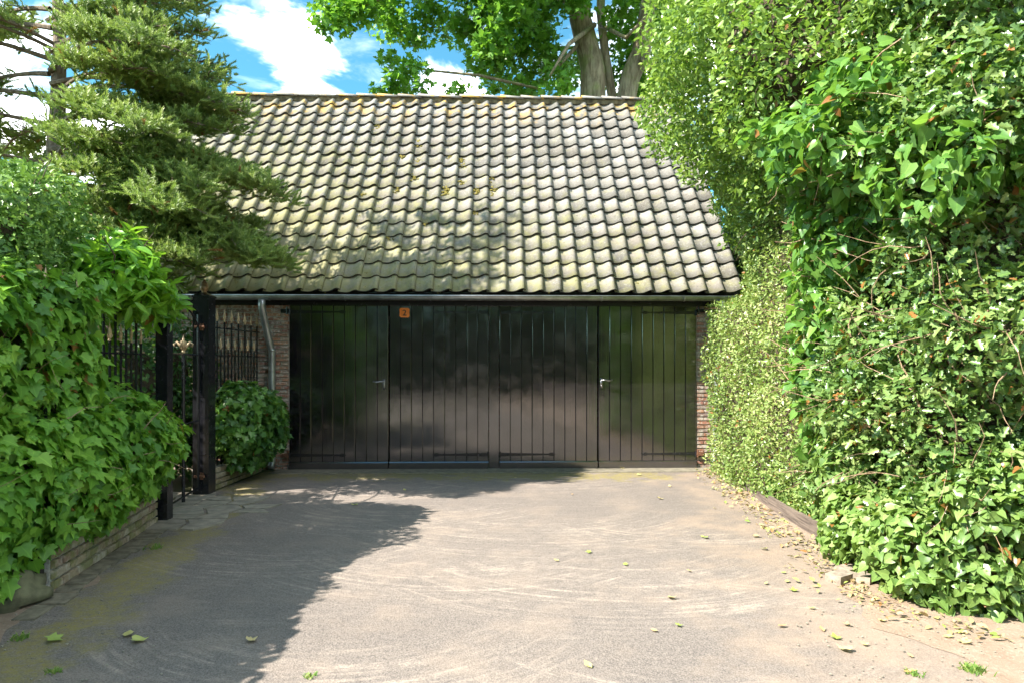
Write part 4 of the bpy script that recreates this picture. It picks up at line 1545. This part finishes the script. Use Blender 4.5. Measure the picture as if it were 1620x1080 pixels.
def fir_branch(z0, az, length, rise, droop, dens=1.0):
    """a main branch with side twigs in a flat fan, sprigs along all of them"""
    length *= .87
    droop *= 1.3
    dens *= .9
    mbx = MB()
    p = Vector((FX, FY, z0))
    pts = []
    n = max(6, int(length / .14))
    h = Vector((math.cos(az), math.sin(az), 0))
    side = Vector((-h.y, h.x, 0))
    for k in range(n + 1):
        t = k / n
        pts.append(Vector((FX, FY, z0)) + h * length * t + side * (.10 * math.sin(t * 3 + az * 5)) + Vector((0, 0, rise * math.sin(t * PI * .5) - droop * t * t + .10 * t * t * t * t * length)))
    mbx.tube(pts, [.034 * (length / 2.5) * (1 - .9 * k / n) + .003 for k in range(n + 1)], 6, False)

    def sprigs(a, b, every, phase=0):
        d_ = b - a
        L_ = d_.length
        if L_ < 1e-4:
            return
        d_.normalize()
        m = max(1, int(L_ / every))
        for q in range(m + 1):
            pp = a + (b - a) * (q / m)
            if rr.random() > dens:
                continue
            sgn = 1 if q % 2 else -1
            s2 = d_.cross(Vector((0, 0, 1)))
            if s2.length < .01:
                s2 = side.copy()
            s2.normalize()
            dd = (d_ * .8 + s2 * sgn * rr.uniform(.3, 1.0) + Vector((0, 0, rr.uniform(-.05, .45)))).normalized()
            for rep_ in range(2):
                d2 = (dd + Vector((rr.gauss(0, .35), rr.gauss(0, .35), rr.uniform(-.15, .55) if rep_ == 0 else rr.uniform(.2, 1.3)))).normalized()
                SP_P.append(pp + Vector((rr.gauss(0, .025), rr.gauss(0, .025), rr.gauss(0, .035))))
                SP_D.append(d2)
                SP_U.append(Vector((rr.gauss(0, .4), rr.gauss(0, .4), 1)))

    for k in range(1, n):
        t = k / n
        if t < .36 and rr.random() < .85:
            continue
        for s in (-1, 1):
            Ls = length * .36 * (1 - .65 * t) * rr.uniform(.6, 1.15) * min(1, t * 2.6)
            if Ls < .08:
                continue
            d0 = (pts[min(k + 1, n)] - pts[k - 1]).normalized()
            dv = (d0 * .75 + side * s * .85 + Vector((0, 0, rr.uniform(-.05, .15)))).normalized()
            a = pts[k]
            m1 = a + dv * Ls * .55
            e = a + dv * Ls + Vector((0, 0, -.10 * Ls)) + d0 * .12 * Ls
            mbx.tube([a, m1, e], [.008, .006, .003], 4, False)
            sprigs(a.lerp(m1, .3), m1, .055)
            sprigs(m1, e, .05)
            # tertiary twigs
            if Ls > .3:
                for f_ in (.35, .6, .82):
                    base = a.lerp(e, f_)
                    for s3 in (-1, 1):
                        d3 = (dv * .75 + dv.cross(Vector((0, 0, 1))) * s3 * .8 + Vector((0, 0, rr.uniform(-.1, .25)))).normalized()
                        sprigs(base, base + d3 * Ls * .34 * rr.uniform(.7, 1.2), .055)
    sprigs(pts[n // 3], pts[-1], .045)
    mbx.obj('branch', M_FIRBARK, fir)


R_ = math.radians
# branches seen in the photograph: lower ones sweep right over the eave
for a in ((2.95, -8, 2.75, .12, .70, 1), (3.1, -14, 2.85, .2, .85, 1), (2.75, -26, 2.5, .1, .55, 1), (3.3, -30, 2.55, .2, .75, 1), (3.6, -10, 2.75, .25, .75, 1), (2.85, 6, 2.35, .1, .5, 1), (3.45, -24, 2.5, .2, .65, 1), (3.8, -34, 2.3, .25, .6, 1), (4.15, -14, 2.4, .3, .55, 1), (4.45, -30, 2.2, .3, .5, 1), (3.05, -4, 2.65, .15, .75, 1), (3.0, -22, 2.45, .1, .65, 1), (3.25, 14, 2.3, .2, .6, 1), (3.45, -12, 2.45, .2, .5, 1), (3.55, -38, 2.0, .2, .45, 1), (3.6, 2, 2.4, .22, .5, 1),
          (3.85, -20, 2.15, .2, .4, 1), (4.0, 8, 2.1, .25, .35, 1), (4.1, -32, 1.95, .3, .35, .95), (4.3, -8, 2.1, .3, .35, 1), (4.55, 16, 1.95, .3, .3, .9), (4.6, -24, 1.8, .3, .3, .95),
          (4.75, -2, 1.9, .35, .3, .95), (4.95, -16, 1.75, .35, .25, .95), (5.15, 6, 1.8, .35, .3, .95), (5.3, -28, 1.4, .3, .2, .9), (5.5, -6, 1.4, .3, .2, .95),
          (2.75, -60, 1.6, .1, .5, .9), (3.2, -70, 1.6, .2, .5, .7), (5.3, -70, 1.3, .3, .2, .8), (3.4, -125, 1.6, .2, .4, .5),
          (3.1, -150, 1.7, .15, .4, .75), (3.9, -160, 1.8, .2, .35, .55), (4.7, -150, 1.6, .3, .3, .4), (5.4, -170, 1.5, .3, .3, .7), (4.4, 170, 2.0, .2, .3, .8), (4.9, 175, 2.1, .3, .2, .85), (4.6, 200, 2.0, .3, .3, .8), (4.2, 190, 2.1, .2, .3, .75), (5.1, 150, 2.1, .3, .2, .9), (3.9, 140, 2.1, .2, .3, .8), (5.3, 195, 2.0, .3, .2, .95), (4.75, 215, 1.8, .3, .25, .8), (3.5, 150, 1.8, .2, .4, .6),
          (5.2, 110, 1.5, .3, .3, .7), (4.2, 60, 1.5, .3, .3, .6), (5.0, 40, 1.6, .3, .3, .8), (2.5, -40, 1.35, .1, .35, .9), (2.6, -100, 1.2, .1, .3, .8), (2.55, 20, 1.5, .1, .45, .9), (2.8, 35, 1.7, .1, .5, .9)):
    fir_branch(a[0], R_(a[1]), a[2], a[3], a[4], a[5])
for i in range(22):
    z = 5.9 + i * .125
    fir_branch(z, i * 2.4, (1.15 - .04 * i), .2, .15, .9)
A = np.array(SP_P)
D = unit(np.array(SP_D))
Uv = np.array(SP_U)
Zv = unit(Uv - D * np.sum(Uv * D, 1, keepdims=True))
Xv = np.cross(D, Zv)
rg = np.random.default_rng(3)
S = .10 + .045 * rg.random(len(A))
Rn = np.clip(.15 + .55 * rg.random(len(A)) + .22 * vnoise(A * 1.6, 8), 0, .96)
Rn = np.where(rg.random(len(A)) < .012, 1.0, Rn)
link('crown', cloud_mesh('crown', A, Xv, D, Zv, S, Rn, SPRIG), fir, M_FIR, False, 'stuff')
print('fir sprigs', len(A))


# ------------------------------------------------------------------ sycamore and trees behind the garage
def broad_tree(name, label, x, y, stems, clusters, leafsz, nleaf, mat, seed, group=None):
    t = empty(name, (x, y, 0), label, 'tree', group)
    mb = MB()
    for pts, rads in stems[:1]:
        mb.tube(pts, rads, 14)
    mb.obj('trunk', M_BARK, t, smooth=True)
    for pts, rads in stems[1:]:
        mb = MB()
        mb.tube(pts, rads, 10)
        mb.obj('limb', M_BARK, t, smooth=True)
    rg = np.random.default_rng(seed)
    PP = []
    for (cx_, cy_, cz_, r) in clusters:
        n = int(nleaf * r * r)
        v = unit(rg.normal(size=(n, 3))) * (rg.random((n, 1)) ** .45) * r
        v[:, 2] *= .72
        PP.append(v + np.array((cx_, cy_, cz_)))
    P = np.concatenate(PP)
    G = unit(rg.normal(size=(len(P), 3)) * .5 + np.array((-.3, -.3, .6)))
    foliage(t, 'crown', 'leaf', P, np.zeros(len(P)), G, leafsz, MAPLE, mat, seed, 0, var=.6, out=.6, up=.5, rand=.6, droop=.6, trand=.6)
    return t


def at(px, py, y):
    return ((px - CX) / FPX * y, y, EYE + (HY - py) / FPX * y)


SY = 15.0
syc_st = [([(1.60, SY, 0), (1.62, SY, 3.0), at(938, 150, SY), at(938, 110, SY), at(928, 70, SY), at(918, 30, SY), at(916, -40, SY), at(880, -160, SY), at(860, -300, SY)], [.40, .34, .28, .265, .25, .24, .22, .15, .05]),
          ([(1.9, SY + .3, 1.0), at(968, 150, SY + .3), at(958, 90, SY + .3), at(950, 20, SY + .3), at(955, -120, SY), at(930, -300, SY)], [.16, .11, .10, .10, .08, .03]),
          ([(2.3, SY, 0.8), at(990, 160, SY), at(998, 120, SY), at(1014, 85, SY), at(1022, 30, SY), at(1035, -60, SY), at(1080, -250, SY)], [.30, .22, .22, .22, .18, .15, .04]),
          ([at(925, 60, SY), at(850, 140, SY - .6), at(760, 120, SY - 1), at(680, 112, SY - 1.2), at(640, 105, SY - 1.2)], [.05, .035, .028, .02, .012]),
          ([at(916, 0, SY), at(800, -20, SY - 1), at(680, -30, SY - 1.5), at(570, 10, SY - 2)], [.14, .10, .07, .02]),
          ([at(918, -60, SY), at(780, -170, SY - 1), at(640, -190, SY - 1.6)], [.14, .09, .03]),
          ([at(950, 40, SY), at(990, 60, SY - 1), at(1030, 20, SY - 1.3)], [.05, .04, .02]),
          ([at(1014, 85, SY), at(1028, 105, SY - .6), at(1032, 100, SY - .7)], [.12, .11, .09]),
          ([at(940, 40, SY), at(900, 70, SY - 1.2), at(870, 120, SY - 1.5)], [.06, .04, .02])]
rr = random.Random(77)
cl_ = []


def clus(px0, px1, py0, py1, n, y0, y1, r0, r1):
    for _ in range(n):
        cl_.append((*at(rr.uniform(px0, px1), rr.uniform(py0, py1), rr.uniform(y0, y1)), rr.uniform(r0, r1)))


clus(525, 610, -40, 30, 9, 12.8, 14.4, .35, .55)
clus(520, 570, 20, 45, 3, 13, 14, .28, .36)
clus(610, 690, -60, 40, 8, 13, 15, .4, .6)
clus(630, 680, 45, 75, 3, 13.4, 14.4, .3, .4)
clus(605, 690, 90, 150, 9, 13.2, 14.2, .25, .36)
clus(690, 880, -60, 55, 22, 13, 16, .5, .75)
clus(730, 890, 60, 110, 10, 13.4, 16, .38, .55)
clus(780, 900, 110, 150, 8, 13.6, 16, .35, .5)
clus(690, 740, 140, 150, 2, 13.4, 14, .22, .28)
clus(950, 1060, -60, 60, 9, 15.3, 17.5, .5, .7)
clus(960, 1080, 70, 170, 8, 15.8, 17.5, .4, .6)
clus(985, 1075, 40, 165, 14, 15.6, 17, .4, .55)
clus(905, 1010, -30, 30, 7, 14.0, 14.7, .22, .34)
clus(880, 960, 90, 160, 4, 16, 17.5, .4, .6)
clus(540, 1250, -330, -70, 75, 12.8, 17.5, .7, 1.1)
broad_tree('sycamore_tree', 'tall sycamore with several pale trunks standing behind the garage roof', 1.7, SY, syc_st, cl_, .125, 560, M_SYC, 201)

cl2 = []
for _ in range(46):
    a = rr.uniform(0, 2 * PI)
    cl2.append((7.5 + rr.gauss(0, 1.4), 20 + rr.gauss(0, 1.2), rr.uniform(4.0, 11), rr.uniform(.7, 1.1)))
broad_tree('sycamore_tree', 'darker leafy tree behind the sycamore, at the right end of the ridge', 7.0, 20, [([(7.3, 20, 0), (7.4, 20, 4), (7.6, 20, 9)], [.35, .28, .08])], cl2, .2, 130, M_SHRUB, 207)
for i, (x, y, lab) in enumerate(((-9.5, 14.0, 'leafy tree behind the fir on the left, left of the other one'), (-7.0, 17.0, 'leafy tree low behind the fir, just left of the roof'))):
    c3 = [(x + rr.gauss(0, .9), y + rr.gauss(0, .8), rr.uniform(1.5, 4.6 + i * .4), rr.uniform(.5, .8)) for _ in range(22)]
    broad_tree('garden_tree', lab, x, y, [([(x, y, 0), (x + .1, y, 2.5), (x, y, 5)], [.16, .12, .04])], c3, .16, 150, M_SYC, 211 + i, 'garden trees behind the fir')

back_r = [('box', (3.3, 9.0, 0), (6.0, 11.5, 3.7), .5), ('ell', (4.4, 9.6, 3.6), (1.3, 1.0, 1.2))]
h11 = empty('garden_hedge', (4.5, 10, 0), 'bushy green hedge behind the right end of the garage, mostly hidden by the clipped hedge', 'hedge')
P, F, Gn = scatter(back_r, 16000, .3, .25, 1.4, 351, lambda Q: (Q[:, 1] < 10) | (Q[:, 0] < 3.8), 1.0)
foliage(h11, 'hedge_leaves', 'hedge_leaf', P, F, Gn, .08, OVAL, M_SHRUB, 351, 0)
core(h11, back_r, .35, M_STEM)

# street side, mirrored in the gloss of the doors
back = [('box', (-16, -13.0, 0), (15, -11.0, 4.6), .4)]
h10 = empty('street_hedge', (0, -11.7, 0), 'clipped green hedge across the street, behind the camera', 'hedge')
P, F, Gn = scatter(back, 14000, .3, .25, 1.0, 301, lambda Q: Q[:, 1] > -11.9, 1.0)
foliage(h10, 'hedge_leaves', 'hedge_leaf', P, F, Gn, .16, OVAL, M_SHRUB, 301, 0)
core(h10, back, .35, M_STEM)
for i, (x, lab) in enumerate(((-6.5, 'broad tree across the street behind the camera, on the left'), (0.5, 'broad tree across the street behind the camera, in the middle'), (7.0, 'broad tree across the street behind the camera, on the right'))):
    y = -15.0
    c3 = [(x + rr.gauss(0, 2.0), y + rr.gauss(0, 1.2), rr.uniform(2.6, 10), rr.uniform(.9, 1.5)) for _ in range(44)]
    broad_tree('street_tree', lab, x, y, [([(x, y, 0), (x + .1, y, 3), (x, y, 8)], [.3, .24, .08])], c3, .26, 60, M_SYC, 311 + i, 'trees across the street')

# ------------------------------------------------------------------ small things on the ground
leaf_me = []
for q in range(8):
    tm = (MAPLE, HEART, OVAL, IVY)[q % 4]
    r8 = random.Random(q + 60)
    mb = MB()
    mb.cur = (.1, .35, .5, .7, .25, .6, .9, .45)[q]
    mb.add([(x, y - .5, abs(z) * r8.uniform(.6, 1.3) + .12 * abs(x) + .15 * (y - .5) ** 2 + .02) for x, y, z in tm[0]], tm[1])
    me = mb.mesh('fallen_leaf')
    me.materials.append(M_FALLEN)
    leaf_me.append(me)


def ground_at(px, py):
    y = FPX * EYE / (py - HY)
    return (px - CX) / FPX * y, y


fall = [(204, 1007, .085, 'single yellow-green leaf lying in the shade on the near left asphalt', 2), (222, 1016, .07, None, 1), (88, 1015, .085, 'green pointed leaf lying at the near left edge of the driveway', 0)]
known = [(1115, 852), (1065, 948), (1075, 992), (1035, 1000), (1240, 908), (1238, 993), (930, 1055), (1212, 925), (1245, 922), (1290, 930), (1110, 850), (990, 895), (985, 742), (930, 875), (880, 888), (1320, 1010), (1300, 998), (1255, 935), (1370, 1022), (1440, 1066), (1440, 1040), (1130, 805), (1205, 832), (1195, 850), (1180, 822), (1230, 850), (1260, 845), (1160, 775), (1010, 752), (905, 783), (1060, 770), (1180, 790), (1045, 790), (1210, 870), (1340, 990), (1500, 1010), (1530, 1020), (1395, 985), (1090, 905), (1285, 965), (1335, 1030), (400, 1015), (815, 757), (640, 776), (560, 800)]
for px, py in known:
    fall.append((px, py, rr.uniform(.03, .065), None, None))
leaves = []
KIND = ('green star-shaped', 'green heart-shaped', 'pale green oval', 'yellow star-shaped', 'yellow-green broad', 'yellow heart-shaped', 'brown oval', 'pale yellow star-shaped')
for px, py, s, lab, q in fall:
    x, y = ground_at(px, py)
    if x > 2.25 and y > 4.2:
        x = 2.2
    q = rr.randrange(8) if q is None else q
    o = link('fallen_leaf', leaf_me[q])
    o.location = (x, y, .012)
    o.rotation_euler = (rr.uniform(-.25, .25), rr.uniform(-.25, .25), rr.uniform(0, 6.3))
    o.scale = (s, s, s)
    tag(o, lab, 'leaf', 'fallen leaves on the driveway')
    if not lab:
        far = 'just before the black doors' if y > 7.6 else 'on the far half of the driveway' if y > 5.6 else 'midway along the driveway' if y > 4.3 else 'on the driveway near the camera' if y > 3.25 else 'at the bottom edge of the driveway'
        leaves.append((far, KIND[q], x, o))
zones = {}
for far, kd, x, o in leaves:
    zones.setdefault((far, kd), []).append((x, o))
ORD = ('leftmost', 'second from left', 'third from left', 'fourth from left', 'fifth from left', 'sixth from left')
for (far, kd), lst in zones.items():
    lst.sort(key=lambda t: t[0])
    for i, (x, o) in enumerate(lst):
        o['label'] = ('%s fallen leaf %s' % (kd, far)) if len(lst) == 1 else ('%s fallen leaf %s, %s' % (kd, far, ORD[i]))

# litter: brown leaves along the foot of the right hedge
rg = np.random.default_rng(40)
n = 1100
t = rg.random(n)
yy = 3.3 + 5.4 * t
xx = np.interp(yy, [3.3, 3.7, 4.2, 5, 6.4, 8.7], [2.5, 2.15, 2.1, 2.25, 2.32, 2.55]) + rg.normal(0, .07, n) - np.abs(rg.normal(0, .10, n))
P = np.stack([xx, yy, .014 + .02 * rg.random(n)], 1)
lit = MB()
keep = (xx < np.interp(yy, [3.3, 3.7, 4.2, 5, 6.4, 8.7], [2.6, 2.35, 2.3, 2.34, 2.4, 2.68]))
P = P[keep]
G = unit(np.stack([rg.normal(0, .35, len(P)), rg.normal(0, .35, len(P)), np.ones(len(P))], 1))
X, Y, Z = frames(G, 5, 1, 0, .15, 0, 1)
Rn = np.where(rg.random(len(P)) < .7, .62 + .37 * rg.random(len(P)), rg.random(len(P)) * .97)
me = cloud_mesh('leaf_litter', P, X, Y, Z, (.014 + .03 * rg.random(len(P)) ** 2 * 1.4), Rn, OVAL)
tag(link('leaf_litter', me, None, M_FALLEN), 'dry leaf litter scattered along the foot of the right hedge', 'leaf litter', None, 'stuff')

# pebbles and grit on the near soil
mb = MB()
for _ in range(420):
    if rr.random() < .6:
        x, y = ground_at(rr.uniform(1250, 1620), rr.uniform(930, 1079))
    else:
        x, y = ground_at(rr.uniform(0, 260), rr.uniform(930, 1079))
    s = .002 + .006 * rr.random() ** 2
    ball(mb, (x, y, .009 + s * .3), (s, s * .8, s * .6), 5, 3, .3, rr.randrange(999))
tag(mb.obj('pebbles', M_FLAG), 'small pebbles scattered on the bare soil at the near corners', 'pebbles', None, 'stuff')


def tuft(px, py, n, h, label):
    x, y = ground_at(px, py)
    mb = MB()
    for _ in range(n):
        a, l = rr.uniform(0, 6.3), h * rr.uniform(.5, 1.2)
        bx, by = x + rr.gauss(0, h * .5), y + rr.gauss(0, h * .5)
        dx, dy = math.cos(a) * l * .6, math.sin(a) * l * .6
        w = .0035
        mb.cur = rr.random() * .95
        mb.add([(bx - w, by, .006), (bx + w, by, .006), (bx + dx * .5 + w * .7, by + dy * .5, l * .6), (bx + dx * .5 - w * .7, by + dy * .5, l * .6), (bx + dx, by + dy, l * .75)], [(0, 1, 2, 3), (3, 2, 4)])
    tag(mb.obj('grass_tuft', M_GRASS), label, 'grass', 'weeds on the driveway', 'stuff')


tuft(245, 868, 34, .05, 'small green weed growing in the moss along the left wall')
tuft(30, 1012, 60, .04, 'green grass tuft on the soil at the near left corner')
tuft(85, 1065, 50, .032, 'dry grass tuft at the very bottom left of the driveway')
tuft(1540, 1062, 190, .04, 'yellowing grass tuft on the soil at the bottom right corner')
tuft(1445, 1068, 50, .032, 'small yellow-green weed left of the grass at the bottom right')
tuft(490, 1072, 40, .03, 'small mossy weed at the bottom edge of the driveway')
